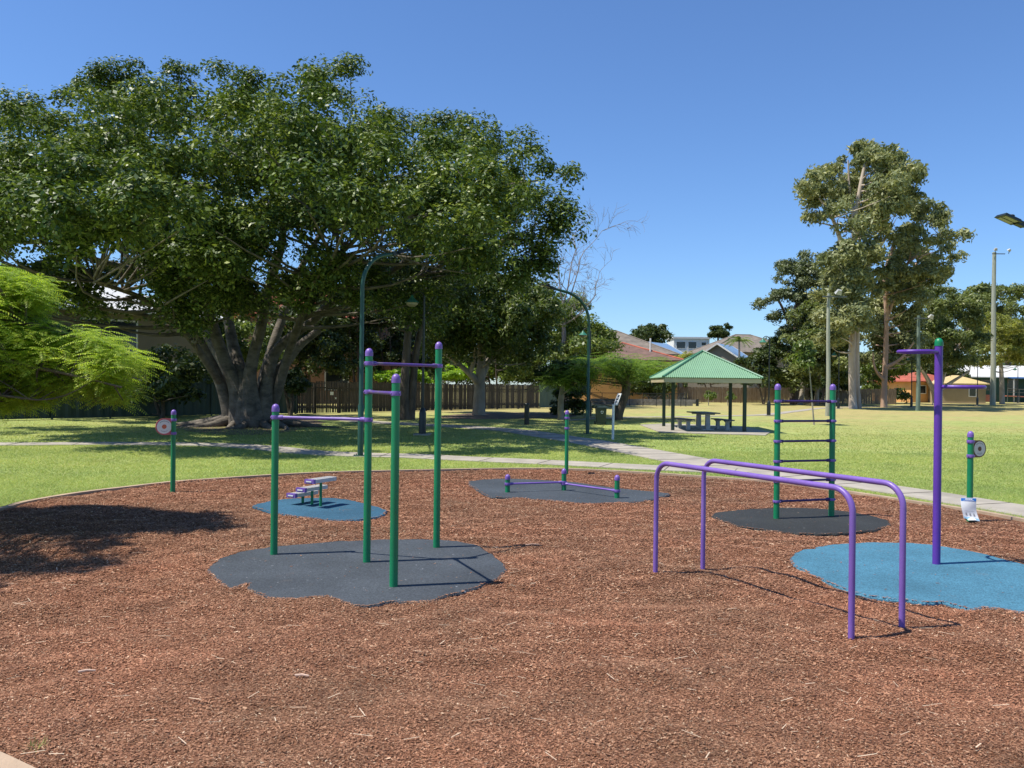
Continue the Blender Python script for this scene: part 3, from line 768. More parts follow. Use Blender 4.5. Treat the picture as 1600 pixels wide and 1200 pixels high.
# notice taped to the foot of that post
nt_ = thing('paper_notice', 'curled white notice with blue header wrapped on the sign post foot', 'notice', (b3.x, b3.y - 0.05, 0))
def sheet_pt(u, v):   # u across -0.5..0.5 , v down 0..1
    zt = zz3(777)
    wid = 0.212
    x = b3.x - 0.05 + u * wid - 0.012 * math.sin(v * 4) + 0.012 * v
    y = b3.y - 0.06 - 0.012 * math.sin(v * 5 + u * 2) - 0.02 * v * (0.4 + u) + 0.015 * u * u - 0.05 * v * v
    z = zt - v * 0.285 - 0.035 * (u + 0.5) * v
    return Vector((x, y, z))
def sheet(v0, v1, off, u0=-0.5, u1=0.5, nu=10, nv=12):
    m = MB(); vs = []
    for i in range(nv + 1):
        for j in range(nu + 1):
            p = sheet_pt(u0 + (u1 - u0) * j / nu, v0 + (v1 - v0) * i / nv); vs.append((p.x, p.y - off, p.z))
    m.add(vs, [(i * (nu + 1) + j, i * (nu + 1) + j + 1, (i + 1) * (nu + 1) + j + 1, (i + 1) * (nu + 1) + j) for i in range(nv) for j in range(nu)])
    return m
pg = sheet(0, 1, 0).build('sheet', M['paper'], nt_)
hd = sheet(0.02, 0.15, 0.002, -0.48, 0.48).build('header', M['blue'], nt_)
sheet(0.9, 0.985, 0.002, -0.48, 0.48).build('footer', M['ltblue'], nt_)
m = MB()
for (u0, u1, v0, v1) in ((-0.22, -0.12, 0.035, 0.085), (-0.1, -0.01, 0.035, 0.085), (0.01, 0.1, 0.035, 0.085), (0.12, 0.22, 0.035, 0.085), (-0.34, 0.34, 0.11, 0.125)):
    q = sheet(v0, v1, 0.004, u0, u1, 2, 2); m.add(q.v, q.f)
m.build('lettering', M['paper'], hd)
m = MB()
for u in (-0.26, 0.0, 0.26):
    q = sheet(0.69, 0.73, 0.003, u - 0.03, u + 0.03, 2, 2); m.add(q.v, q.f)
    q = sheet(0.735, 0.82, 0.003, u - 0.055, u + 0.055, 2, 2); m.add(q.v, q.f)
q = sheet(0.61, 0.622, 0.003, -0.34, 0.34, 4, 1); m.add(q.v, q.f)
m.build('pictogram', M['greyink'], pg)
g = G(1517, 820)
mb = MB(); mb.add([(g.x - .06, g.y - .04, .07), (g.x + .05, g.y - .05, .075), (g.x + .065, g.y + .04, .09), (g.x - .03, g.y + .05, .07), (g.x, g.y, .1)], [(0, 1, 4), (1, 2, 4), (2, 3, 4), (3, 0, 4)])
tag(mb.build('paper_scrap', M['paper']), 'small crumpled white scrap on the mulch below the notice', 'paper')
# fallen stick
def stick(px, py, ln, rz, label, r=0.009):
    g = G(px, py, 0.06); d = Vector((math.cos(rz), math.sin(rz), 0)); mb = MB()
    mb.tube([g - d * ln / 2, g + Vector((0, 0, 0.008)), g + d * ln / 2 + Vector((0, 0, 0.003))], [r, r * 0.9, r * 0.7], 7)
    tag(mb.build('stick', mat('bleached stick', (0.5, 0.34, 0.25), 0.7, 0.2, 20)), label, 'stick', 'fallen sticks on the mulch')
stick(136, 1049, 0.1, 0.2, 'short pinkish stick lying on bark near the bottom left')
stick(472, 1056, 0.09, -0.15, 'pale thin stick on bark below the large grey pad')
stick(832, 851, 0.16, 0.12, 'dark twig lying on bark right of the large grey pad', 0.006)

# ------------------------------------------------------------------ lamps, bollard, bin, information sign
def hook_lamp(base, zt, d, R, arm, label, m='lampgreen', lean=0.0):
    t = thing('street_lamp', label, 'lamp post', (base.x, base.y, 0), group='gooseneck path lamps')
    d = Vector(d).normalized(); B = Vector((base.x, base.y, 0)); up = Vector((0, 0, 1))
    mb = MB(); mb.lathe(B, [(0.075, 0), (0.075, 1.3), (0.055, 1.34), (0.055, zt - R)], 16); p = mb.build('pole', M[m], t)
    mb = MB(); mb.box((B.x, B.y, 0.012), (0.34, 0.34, 0.024)); 
    for sx in (-1, 1):
        for sy in (-1, 1): mb.tube([(B.x + sx * .13, B.y + sy * .13, 0.02), (B.x + sx * .13, B.y + sy * .13, 0.06)], 0.015, 8)
    mb.build('base_plate', M[m], p)
    pts = [B + up * (zt - R - 0.02)] + [B + d * (R - R * math.cos(a)) + up * (zt - R + R * math.sin(a)) for a in [math.radians(5 + 75 * k / 10) for k in range(11)]]
    e = pts[-1]; dd = (pts[-1] - pts[-2]).normalized(); pts.append(e + dd * arm)
    mb = MB(); mb.tube(pts, [0.055] * (len(pts) - 1) + [0.045], 14); mb.build('arm', M[m], t)
    e = pts[-1]; side = Vector((-d.y, d.x, 0)); dn = (dd * 0.98 + up * 0.1).normalized(); nu = side.cross(dn)
    if nu.z < 0: nu = -nu
    R3 = Matrix((dn, side, nu)).transposed()
    mb = MB(); mb.box(e + dn * 0.09, (0.2, 0.12, 0.1), M4=R3); mb.box(e + dn * 0.36, (0.42, 0.3, 0.06), M4=R3, taper=0.85); mb.tube([e + dn * 0.3 + nu * 0.02, e + dn * 0.3 + nu * 0.1], 0.045, 12)
    hd = mb.build('lamp_head', M['lampblack'], t)
    mb = MB()
    for s in (-0.07, 0.07): mb.box(e + dn * 0.37 + side * s - nu * 0.032, (0.3, 0.1, 0.006), M4=R3)
    mb.build('lens', M['led'], hd)
    return t
b = G(563, 713); hook_lamp(b, Z(598, 392, b.y), (0.62, 0.78, 0), 0.95, 0.25, 'green gooseneck lamp post beside the path behind the chin up bars')
b = G(918, 678); hook_lamp(b, Z(880, 455, b.y), (-1, -0.1, 0), 1.2, 0.35, 'dark gooseneck lamp post between the bin and the hurdle', 'lampgreen')
e_ = P(1574, 366, 16.5); hook_lamp(Vector((e_.x + 1.9, e_.y + 0.35, 0)), e_.z + 0.1, (-1, -0.18, 0), 1.3, 0.5, 'lamp head reaching in over the right edge from its curved arm', 'lampgreen')
# concrete footing by first lamp
def lantern(base, zt, label, side=-1):
    t = thing('lantern_post', label, 'lamp post', (base.x, base.y, 0), group='old style lantern posts in the park')
    B = (base.x, base.y, 0)
    mb = MB(); mb.lathe(B, [(0.13, 0), (0.13, 0.8), (0.09, 0.95), (0.055, 1.0)], 8); p0 = mb.build('base_sleeve', M['lampblack'], t, ang=20)
    mb = MB(); mb.lathe(B, [(0.05, 0.98), (0.042, zt)], 12); p = mb.build('pole', M['lampblack'], t)
    pts = [Vector((base.x, base.y, zt - 0.1))] + [Vector((base.x + side * (0.22 - 0.22 * math.cos(a)), base.y, zt - 0.1 + 0.25 * math.sin(a))) for a in [math.pi * k / 12 for k in range(1, 12)]]
    mb = MB(); mb.tube(pts, 0.025, 8); mb.build('arm', M['lampblack'], t)
    q = pts[-1]
    mb = MB(); mb.lathe((q.x, q.y, q.z), [(0.03, 0.06), (0.05, 0.0), (0.09, -0.06), (0.2, -0.16), (0.27, -0.22), (0.25, -0.23)], 14); sh = mb.build('lamp_shade', M['bell'], t)
    mb = MB(); mb.lathe((q.x, q.y, q.z), [(0.22, -0.225), (0.2, -0.3), (0.1, -0.36)], 14); mb.build('lens', M['led'], sh)
    return t
b = G(660, 680)
lan = lantern(b, Z(657, 462, b.y), 'black lantern post in shade behind the chin up bars')
mb = MB(); mb.box((b.x, b.y, 0.03), (0.6, 0.6, 0.06)); mb.build('footing', M['concrete'], lan)
for (px, py, lab) in ((921, 652, 'thin lantern post just behind the dark gooseneck lamp'), (1201, 650, 'green lantern post between the picnic shelter and the ladder frame'), (1310, 639, 'lantern post beside the pale thick gum trunk'), (1424, 636.5, 'black lantern post in front of the orange house'), (1527, 633.5, 'black lantern post before the red brick base of the green hall'), (1590, 630, 'farthest lantern post by the ramp of the green hall')):
    c = copy_tree(lan); q = G(px, py); c.location = (q.x, q.y, 0); c['label'] = lab
    WLOC[c.name] = Vector((q.x, q.y, 0))

def bollard():
    b = G(823, 663.5); t = thing('bollard', 'short black bollard standing beside the shaded path', 'bollard', (b.x, b.y, 0))
    h = Z(823, 630, b.y)
    mb = MB(); mb.lathe((b.x, b.y, 0), [(0.12, 0), (0.12, h - 0.16)], 18); mb.build('body', M['lampblack'], t)
    mb = MB(); mb.lathe((b.x, b.y, 0), [(0.09, h - 0.17), (0.09, h - 0.1), (0.13, h - 0.1), (0.13, h - 0.03), (0.1, h)], 18); mb.build('cap', M['lampblack'], t)
bollard()
def wheelie():
    b = G(938.5, 663.5); t = thing('wheelie_bin', 'dark green wheelie bin with white emblem on the grass', 'bin', (b.x, b.y, 0), 0.05)
    h = Z(939, 634, b.y); s = h / 1.07
    mb = MB(); mb.add([(-.23 * s, -.27 * s, .06 * s), (.23 * s, -.27 * s, .06 * s), (.23 * s, .2 * s, .06 * s), (-.23 * s, .2 * s, .06 * s), (-.28 * s, -.34 * s, .97 * s), (.28 * s, -.34 * s, .97 * s), (.28 * s, .34 * s, .97 * s), (-.28 * s, .34 * s, .97 * s)],
           [(3, 2, 1, 0), (4, 5, 6, 7), (0, 1, 5, 4), (1, 2, 6, 5), (2, 3, 7, 6), (3, 0, 4, 7)])
    mb.box((0, -.335 * s, .94 * s), (.6 * s, .04 * s, .05 * s)); mb.box((0, -0.296 * s, .42 * s), (.44 * s, 0.02, .012))
    body = mb.build('body', M['bin'], t, True, ang=20)
    mb = MB(); mb.box((0, -.02 * s, 1.0 * s), (.62 * s, .76 * s, .05 * s), taper=0.93); mb.box((0, -.02 * s, 1.04 * s), (.5 * s, .6 * s, .04 * s), taper=0.9); mb.build('lid', M['bin'], t, True, ang=20)
    mb = MB(); mb.tube([(-.25 * s, .4 * s, .95 * s), (.25 * s, .4 * s, .95 * s)], .02, 8); mb.build('handle', M['bin'], t, True)
    for sx in (-1, 1):
        mb = MB(); mb.tube([(sx * .26 * s, .24 * s, .1 * s), (sx * .33 * s, .24 * s, .1 * s)], .1 * s, 16); mb.build('wheel', M['lampblack'], t, True)
    mb = MB()
    for k in range(3):
        a = 2.09 * k + 0.5; c = Vector((0.02 + .05 * math.cos(a), -0.333 * s, .72 * s + .05 * math.sin(a)))
        mb.box(c, (.085, .006, .035), M4=Matrix.Rotation(-a - 1.57, 3, 'Y'))
    mb.build('emblem', M['white'], body, True)
wheelie()
def info_sign():
    b = G(957.5, 687); t = thing('information_sign', 'white post with a tilted information panel near the shelter', 'sign', (b.x, b.y, 0))
    h = Z(959, 632, b.y)
    mb = MB(); mb.tube([(b.x, b.y, 0), (b.x + 0.01, b.y, h)], 0.045, 16); mb.build('post', M['white'], t)
    # panel leaning back to the right
    c = P(965, 624, b.y); u = Vector((0.3, -0.95, 0.0)).normalized(); v = Vector((0.34, 0.1, 0.93)).normalized(); n_ = u.cross(v)
    R3 = Matrix((u, v, n_)).transposed()
    mb = MB(); mb.box(c, (0.3, 0.44, 0.02), M4=R3); pl = mb.build('panel', M['white'], t)
    s = -1 if n_.x > 0 else 1
    mb = MB()
    for (a, k, w1, h1) in ((0.01, 0.12, 0.14, 0.09), (0, 0.0, 0.2, 0.06), (0, -0.1, 0.2, 0.04)):
        for sg in (1, -1): mb.box(c + u * a + v * k + n_ * sg * 0.0115, (w1, h1, 0.003), M4=R3)
    mb.build('lettering', M['tabletop'], pl)
info_sign()

# ------------------------------------------------------------------ picnic shelter
def shelter():
    pA_, pB_, pC_, pD_ = G(1037, 667), G(1051, 673.5), G(1140.6, 669), G(1163, 675.6)
    t = thing('picnic_shelter', 'open picnic shelter with green pyramid roof on four dark posts', 'shelter', ((pA_ + pD_) / 2))
    ez = 2.12
    for q in (pA_, pB_, pC_, pD_):
        mb = MB(); mb.box((q.x, q.y, ez / 2), (0.13, 0.13, ez)); mb.build('post', M['dkgreenpost'], t)
    ex0, ex1, ey0, ey1 = 6.32, 10.4, 33.3, 38.7
    def corner(x, y): return Vector((x + (y - 36) * 0.07, y, 0))
    c = [corner(ex0, ey0), corner(ex1, ey0), corner(ex1, ey1), corner(ex0, ey1)]
    cen = sum(c, Vector()) / 4; apex = Vector((cen.x, cen.y, Z(1099, 549.5, cen.y)))
    mb = MB()
    zr = 2.24
    for i in range(4):
        a, b_ = c[i] + Vector((0, 0, zr)), c[(i + 1) % 4] + Vector((0, 0, zr))
        n = 64; prev = None
        # corrugated sheet: rows from eave to apex
        vs = []; nu, nv = 96, 2
        along = (b_ - a); nrm = along.cross(apex - a).normalized()
        if nrm.z < 0: nrm = -nrm
        for iu in range(nu + 1):
            u = iu / nu; e = a + along * u
            # straight up-slope line hits hip
            mid = (a + b_) / 2; slope = apex - mid
            tmax = 1 - abs(2 * u - 1)
            for k in (0, 1):
                vs.append(e + slope * (tmax * k) + nrm * (0.03 if iu % 2 else 0.0))
        mb.add(vs, [(2 * iu, 2 * iu + 2, 2 * iu + 3, 2 * iu + 1) for iu in range(nu)])
    rf = mb.build('roof', M['roof_green'], t, smooth=False)
    mb = MB()
    for q in c: mb.tube([q + Vector((0, 0, zr + 0.035)), apex + Vector((0, 0, 0.04))], 0.05, 6)
    mb.build('ridge_capping', M['ridge'], rf)
    mb = MB()
    for i in range(4):
        a, b_ = c[i], c[(i + 1) % 4]; d = (b_ - a); m_ = (a + b_) / 2; inn = (cen - m_).normalized() * 0.06; inn.z = 0
        mb.box((m_.x + inn.x, m_.y + inn.y, 2.13), (d.length - 0.16, 0.035, 0.17), math.atan2(d.y, d.x))
    mb.build('fascia', M['fasc'], t)
    # slab
    mb = MB(); sl_ = [Gxy(1000, 664.5), Gxy(1032, 676.5), Gxy(1196, 681), Gxy(1204, 676), Gxy(1160, 667), Gxy(1040, 662.5)]
    mb.prism(sl_, -0.05, 0.035); struct(mb.build('slab', M['concrete'], smooth=False))
    # table and benches
    tc = G(1096, 671); tc = Vector((8.32, 35.6, 0)); rz = 0.16
    def local(o, parent_t): return o
    tb = thing('picnic_table', 'grey picnic table standing on the shelter slab', 'table', (tc.x, tc.y, 0.035), rz)
    mb = MB(); mb.box((0, 0, 0.72), (0.86, 1.7, 0.05)); mb.build('tabletop', M['tabletop'], tb, True)
    for s in (-0.5, 0.5):
        mb = MB(); mb.box((0, s, 0.34), (0.2, 0.16, 0.68), taper=0.85); mb.box((0, s, 0.02), (0.5, 0.2, 0.04)); mb.box((0, s, 0.665), (0.6, 0.14, 0.05)); mb.build('leg', M['tableleg'], tb, True)
    bn = thing('picnic_bench', 'blue grey bench left of the picnic table under the roof', 'bench', (tc.x - 0.82, tc.y + 0.05, 0.035), rz, 'benches beside the picnic table')
    mb = MB(); mb.box((0, 0, 0.43), (0.36, 1.7, 0.05)); mb.build('seat', M['tabletop'], bn, True)
    for s in (-0.5, 0.5):
        mb = MB(); mb.box((0, s, 0.17), (0.16, 0.13, 0.34), taper=0.9)
        mb.add([(-.07, s - .06, .32), (.07, s - .06, .32), (.07, s + .06, .32), (-.07, s + .06, .32), (-.16, s - .06, .405), (.16, s - .06, .405), (.16, s + .06, .405), (-.16, s + .06, .405)], [(3, 2, 1, 0), (4, 5, 6, 7), (0, 1, 5, 4), (1, 2, 6, 5), (2, 3, 7, 6), (3, 0, 4, 7)])
        mb.build('leg', M['tableleg'], bn, True)
    b2 = copy_tree(bn); b2.location = (tc.x + 0.82, tc.y - 0.1, 0.035); b2['label'] = 'blue grey bench right of the picnic table under the roof'
shelter()

# ------------------------------------------------------------------ timber poles with floodlights
def wood_pole(px, py, ty, r, m, label, heads):
    b = G(px, py); zt = Z(px, ty, b.y)
    t = thing('floodlight_pole', label, 'light pole', (b.x, b.y, 0), group='timber floodlight poles')
    pts = [(b.x + 0.03 * math.sin(k), b.y, zt * k / 6) for k in range(7)]
    mb = MB(); mb.tube(pts, [r * (1.15 - 0.4 * k / 6) for k in range(7)], 12); mb.build('pole', M[m], t)
    mb = MB(); mb.box((b.x + 0.35, b.y - r, zt - 0.25), (1.6, 0.1, 0.1)); mb.build('cross_arm', M['wire'], t)
    for hx, hz in heads:
        mb = MB(); R3 = Matrix.Rotation(math.radians(35), 3, 'X') @ Matrix.Rotation(0.4 * hx, 3, 'Y')
        mb.box((b.x + hx, b.y - r - 0.15, zt + hz), (0.42, 0.24, 0.32), M4=R3, taper=0.6); h = mb.build('floodlight', M['galv'], t)
        mb = MB(); mb.tube([(b.x + hx, b.y - r, zt - 0.25), (b.x + hx, b.y - r - 0.1, zt + hz)], 0.04, 6); mb.build('bracket', M['wire'], h)
wood_pole(1293, 650, 458, 0.135, 'wood_pole', 'pale timber pole with white floodlight right of the ladder', [(0.55, 0.05)])
wood_pole(1434, 642, 493, 0.165, 'wood_pole2', 'dull green timber pole left of the purple exercise pole', [(0.9, -0.1)])
wood_pole(1551, 632.5, 394, 0.3, 'wood_pole', 'tallest timber pole with twin floodlights before the green hall', [(-0.1, 0.3), (1.6, 0.2)])

# ------------------------------------------------------------------ fences
FA = np.array(Gxy(-420, 665)); 
f0 = np.array([-22.9, 36.5]); f1 = np.array([3.9, 67.0]); fd = (f1 - f0) / np.linalg.norm(f1 - f0)
def on_fence(px):   # point of the fence line at pixel column px
    k = (px - 800) / F
    # x = k*y  ; x=f0x+s*fdx ; y=f0y+s*fdy
    s = (k * f0[1] - f0[0]) / (fd[0] - k * fd[1]); return f0 + fd * s
def sheet_fence(a, b, h, m, name, label, cat='fence'):
    a, b = np.array(a), np.array(b); d = b - a; ln = np.linalg.norm(d); d /= ln; n = np.array([-d[1], d[0]]); rz = math.atan2(d[1], d[0])
    t = thing(name, label, cat, (a[0], a[1], 0))
    k = int(ln / 0.12); vs = []
    for i in range(k + 1):
        q = a + d * ln * i / k + n * (0.02 if (i // 2) % 2 else -0.02); vs += [(q[0], q[1], 0.05), (q[0], q[1], h)]
    mb = MB(); mb.add(vs, [(2 * i, 2 * i + 2, 2 * i + 3, 2 * i + 1) for i in range(k)]); mb.build('panel', m, t, smooth=False)
    mb = MB(); c = (a + b) / 2; mb.box((c[0], c[1], h + 0.02), (ln, 0.07, 0.05), rz); mb.build('rail', m, t)
    np_ = max(2, int(ln / 2.6) + 1)
    for i in range(np_):
        q = a + d * ln * i / (np_ - 1) - n * 0.05; mb = MB(); mb.box((q[0], q[1], h / 2), (0.08, 0.06, h + 0.02), rz); mb.build('post', m, t)
    return t
def paling_fence(a, b, h, m, name, label, pw=0.1, gap=0.02, cat='fence', hvar=0.05):
    a, b = np.array(a), np.array(b); d = b - a; ln = np.linalg.norm(d); d /= ln; n = np.array([d[1], -d[0]]); rz = math.atan2(d[1], d[0])
    if n[1] > 0: n = -n
    t = thing(name, label, cat, (a[0], a[1], 0)); mb = MB(); s = 0
    while s < ln:
        q = a + d * s + n * 0.03; hh = h + random.uniform(-hvar, hvar); mb.box((q[0], q[1], hh / 2 + 0.03), (pw, 0.018, hh), rz + random.uniform(-.02, .02)); s += pw + gap * random.uniform(0.3, 1.8)
    mb.build('palings', m, t, smooth=False)
    for z in (0.35, h - 0.35):
        c = (a + b) / 2; mb = MB(); mb.box((c[0], c[1], z), (ln, 0.04, 0.08), rz); mb.build('rail', m, t)
    k = max(2, int(ln / 2.4) + 1)
    for i in range(k):
        q = a + d * ln * i / (k - 1) - n * 0.06; mb = MB(); mb.box((q[0], q[1], h / 2 - 0.05), (0.11, 0.08, h - 0.1), rz); mb.build('post', m, t)
    return t
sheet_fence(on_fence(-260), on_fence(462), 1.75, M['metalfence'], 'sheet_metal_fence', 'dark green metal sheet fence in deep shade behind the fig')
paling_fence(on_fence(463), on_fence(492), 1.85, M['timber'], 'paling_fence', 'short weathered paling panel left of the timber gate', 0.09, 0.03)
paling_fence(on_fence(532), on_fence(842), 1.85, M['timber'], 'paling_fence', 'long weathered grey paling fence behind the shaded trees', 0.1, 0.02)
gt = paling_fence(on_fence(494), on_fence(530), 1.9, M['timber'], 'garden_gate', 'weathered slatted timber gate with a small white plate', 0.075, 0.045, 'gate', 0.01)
q = on_fence(518); mb = MB(); mb.box((q[0] + 0.05, q[1] - 0.12, 1.2), (0.25, 0.015, 0.2), math.atan2(fd[1], fd[0])); mb.build('plate', M['white'], gt)
q = on_fence(524); mb = MB(); mb.box((q[0] + 0.05, q[1] - 0.12, 0.9), (0.1, 0.03, 0.1), math.atan2(fd[1], fd[0])); mb.build('latch', M['white'], gt)
sheet_fence(on_fence(843), on_fence(872), 1.8, M['metalfence2'], 'sheet_metal_fence', 'grey green metal fence panel at the right end of the palings')
qa, qb = G(1056, 629), G(1218, 630)
paling_fence((qa.x - 4, qa.y), (qb.x, qb.y), 1.75, M['timber2'], 'paling_fence', 'sunlit brown paling fence behind the picnic shelter', 0.14, 0.02)
qa, qb = G(1219, 630.5), G(1400, 632)
paling_fence((qa.x, qa.y), (qb.x, qb.y), 1.8, M['timber2'], 'paling_fence', 'brown paling fence in tree shade behind the gum trunks', 0.14, 0.02)
# low stone wall and chain wire fence
qa, qb = G(918, 632.5), G(1087, 634.5); qa.z = qb.z = 0
t = thing('retaining_wall', 'low grey block wall on the grass behind the curved trunk', 'wall', qa)
d = (qb - qa); mb = MB(); zt_ = 0.62
for row in range(2):
    k = int(d.length / 0.6)
    for i in range(k):
        c = qa + d * ((i + 0.5 * (row % 2) + 0.5) / (k + 0.5)); mb.box((c.x, c.y, 0.16 + row * 0.3), (0.57, 0.25 + 0.02 * random.random(), 0.285), math.atan2(d.y, d.x))
mb.build('blocks', M['stone'], t, smooth=False)
mb = MB(); mb.box((qb.x + 0.15, qb.y, 0.33), (0.22, 0.3, 0.66)); mb.build('end_post', M['lampblack'], t)
cf = thing('chain_wire_fence', 'low chain wire fence with thin dark posts beyond the shelter', 'fence', qa)
ya = qa.y - 2.5
for px in (941, 984, 1005, 1026, 1046, 1064, 1072):
    x = (px - 800) / F * ya; mb = MB(); mb.tube([(x, ya, 0), (x, ya, 1.2)], 0.03, 8); mb.build('post', M['lampblack'], cf)
xa, xb = (905 - 800) / F * ya, (1072 - 800) / F * ya
mb = MB(); mb.tube([(xa, ya, 1.18), (xb, ya, 1.18)], 0.022, 8); mb.build('rail', M['lampblack'], cf)
mb = MB(); s = xa
while s < xb - 0.3:
    mb.tube([(s, ya, 0.05), (min(s + 1.1, xb), ya, 1.15)], 0.004, 3, False); mb.tube([(s, ya, 1.15), (min(s + 1.1, xb), ya, 0.05)], 0.004, 3, False); s += 0.15
mb.build('wire_mesh', M['wire'], cf)

# ------------------------------------------------------------------ houses
def house(name, label, cat, c, w, d, rz, wall_h, roof, roof_h, over, wm, rm, windows=(), hip=None, wall_z=0.0, ridge_m=None, frame_m=None):
    """local frame: x = width, -y = front; windows: (x, z, w, h) on the front"""
    t = thing(name, label, cat, (c[0], c[1], 0), rz)
    mb = MB(); mb.box((0, 0, wall_z + (wall_h - wall_z) / 2), (w, d, wall_h - wall_z))
    if roof == 'gable_front':
        mb.add([(-w / 2, -d / 2 + .01, wall_h), (w / 2, -d / 2 + .01, wall_h), (0, -d / 2 + .01, wall_h + roof_h * 0.97)], [(0, 1, 2)])
    if roof == 'gable_side':
        for s in (-1, 1): mb.add([(s * (w / 2 - .01), -d / 2, wall_h), (s * (w / 2 - .01), d / 2, wall_h), (s * (w / 2 - .01), 0, wall_h + roof_h * 0.97)], [(0, 1, 2)])
    wl = mb.build('wall', wm, t, True, smooth=False)
    W, D = w / 2 + over, d / 2 + over; z0 = wall_h - 0.02; z1 = wall_h + roof_h; mb = MB(); th = 0.14
    if roof == 'hip':
        hh = hip if hip is not None else min(W, D)
        if W >= D: r = [(-W + hh, 0, z1), (W - hh, 0, z1)]
        else: r = [(0, -D + hh, z1), (0, D - hh, z1)]
        v = [(-W, -D, z0), (W, -D, z0), (W, D, z0), (-W, D, z0)] + r
        fs = [(0, 1, 5, 4), (2, 3, 4, 5), (1, 2, 5), (3, 0, 4)] if W >= D else [(0, 1, 4), (2, 3, 5), (1, 2, 5, 4), (3, 0, 4, 5)]
        mb.add(v, fs + [(3, 2, 1, 0)])
        mb.box((0, 0, z0 - th / 2 - 0.003), (2 * W - .02, 2 * D - .02, th))
        rf = mb.build('roof', rm, t, True, smooth=False)
        if ridge_m:
            mb = MB(); mb.tube([r[0], r[1]], 0.13, 6)
            for q, rr in ((v[0], r[0]), (v[1], r[1] if W >= D else r[0]), (v[2], r[1]), (v[3], r[0] if W >= D else r[1])): mb.tube([q, rr], 0.12, 6)
            mb.build('ridge_capping', ridge_m, rf, True)
    elif roof in ('gable_front', 'gable_side'):
        if roof == 'gable_front':
            e = [(-W, z0 - roof_h * over / (w / 2)), (0, z1), (W, z0 - roof_h * over / (w / 2))]
            q = lambda u, s: (u[0], s * D, u[1])
        else:
            e = [(-D, z0 - roof_h * over / (d / 2)), (0, z1), (D, z0 - roof_h * over / (d / 2))]
            q = lambda u, s: (s * W, u[0], u[1])
        for a, b in ((e[0], e[1]), (e[1], e[2])):
            lo = [q(a, -1), q(b, -1), q(b, 1), q(a, 1)]; hi = [(x, y, z + th) for x, y, z in lo]
            mb.add(lo + hi, [(3, 2, 1, 0), (4, 5, 6, 7), (0, 1, 5, 4), (1, 2, 6, 5), (2, 3, 7, 6), (3, 0, 4, 7)])
        rf = mb.build('roof', rm, t, True, smooth=False)
        mb = MB()
        for s in (-1, 1):
            for a, b in ((e[0], e[1]), (e[1], e[2])):
                pa, pb = q(a, s), q(b, s); mb.tube([(pa[0], pa[1], pa[2] + .05), (pb[0], pb[1], pb[2] + .05)], 0.12, 4)
        mb.build('barge_board', M['white'], rf, True)
    else:
        mb.box((0, 0, wall_h + roof_h / 2), (2 * W, 2 * D, roof_h)); mb.build('roof', rm, t, True, smooth=False)
    for (x, z, ww, hh) in windows:
        mb = MB()
        for dx, dz, sx, sz in ((0, hh / 2 + .05, ww + .2, .1), (0, -hh / 2 - .05, ww + .2, .1), (-ww / 2 - .05, 0, .1, hh), (ww / 2 + .05, 0, .1, hh)):
            mb.box((x + dx, -d / 2 - 0.02, z + dz), (sx, 0.08, sz))
        f = mb.build('window', frame_m or M['white'], t, True)
        mb = MB(); mb.box((x, -d / 2 - 0.01, z), (ww, 0.03, hh)); mb.build('pane', M['glass'], f, True)
    return t
def at(px, Y): return ((px - 800) / F * Y, Y)
frz = math.atan2(fd[1], fd[0])
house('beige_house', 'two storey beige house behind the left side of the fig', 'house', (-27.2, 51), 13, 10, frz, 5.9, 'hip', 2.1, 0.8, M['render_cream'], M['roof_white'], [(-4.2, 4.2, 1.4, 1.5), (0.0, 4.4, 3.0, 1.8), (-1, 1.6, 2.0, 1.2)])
house('brick_house', 'brick house with red tiled roof glimpsed through the fig crown', 'house', (-18.5, 78), 16, 12, frz * 0.6, 7.6, 'hip', 3.6, 0.7, M['brick'], M['tile_red'], [(-3, 5.6, 1.4, 1.5), (3, 5.6, 1.4, 1.5), (0, 2, 2, 1.5)], ridge_m=M['tile_red'])
h3 = house('orange_house', 'orange rendered house with brown tiled roof and white vent pipe', 'house', at(972, 95), 10.6, 11, 0.0, 4.7, 'hip', 2.1, 0.7, M['render_orange'], M['tile_brown'], [(3, 3, 1.6, 1.2)], ridge_m=M['tile_red'])
mb = MB(); mb.tube([(2.7, -3.2, 5.3), (2.7, -3.2, 7.2)], 0.1, 8); mb.box((2.7, -3.2, 5.62), (0.6, 0.6, 0.06)); mb.build('vent_pipe', M['white'], h3, True)
house('large_house', 'dark weathered tile roof rising behind the orange house', 'house', at(952, 122), 15, 13, 0.12, 6.4, 'hip', 3.6, 0.8, M['clad_grey'], M['tile_dark'], [(0, 4.5, 2, 1.4)], ridge_m=M['tile_dark'])
house('grey_house', 'small grey house with pale blue roof behind the vent pipe', 'house', at(1024, 128), 5.8, 8, -0.6, 6.9, 'gable_front', 1.6, 0.5, M['clad_grey'], M['roof_blue'])
house('grey_house', 'grey gabled house with long pale blue roof behind the shelter', 'house', at(1132, 122), 8.8, 8, -0.5, 5.1, 'gable_front', 2.9, 0.5, M['clad_grey'], M['roof_blue'], [(-1, 3.2, 1.6, 1.2)])
house('wide_house', 'wide house with weathered brown hip roof left of the dense trees', 'house', at(1160, 158), 17, 14, 0.1, 8.3, 'hip', 3.6, 1.0, M['clad_grey'], M['tile_dark'], [(2, 6, 2.5, 1.6)], ridge_m=M['tile_dark'])
house('apartment_block', 'white flat roofed apartment block far behind the blue roofs', 'building', at(1074, 235), 10, 10, 0.0, 15.2, 'flat', 0.5, 0.3, M['render_white'], M['render_white'], [(-3, 13.4, 2.4, 1.8), (0.2, 13.4, 2.2, 1.8), (3.4, 13.8, 1.2, 0.8)])
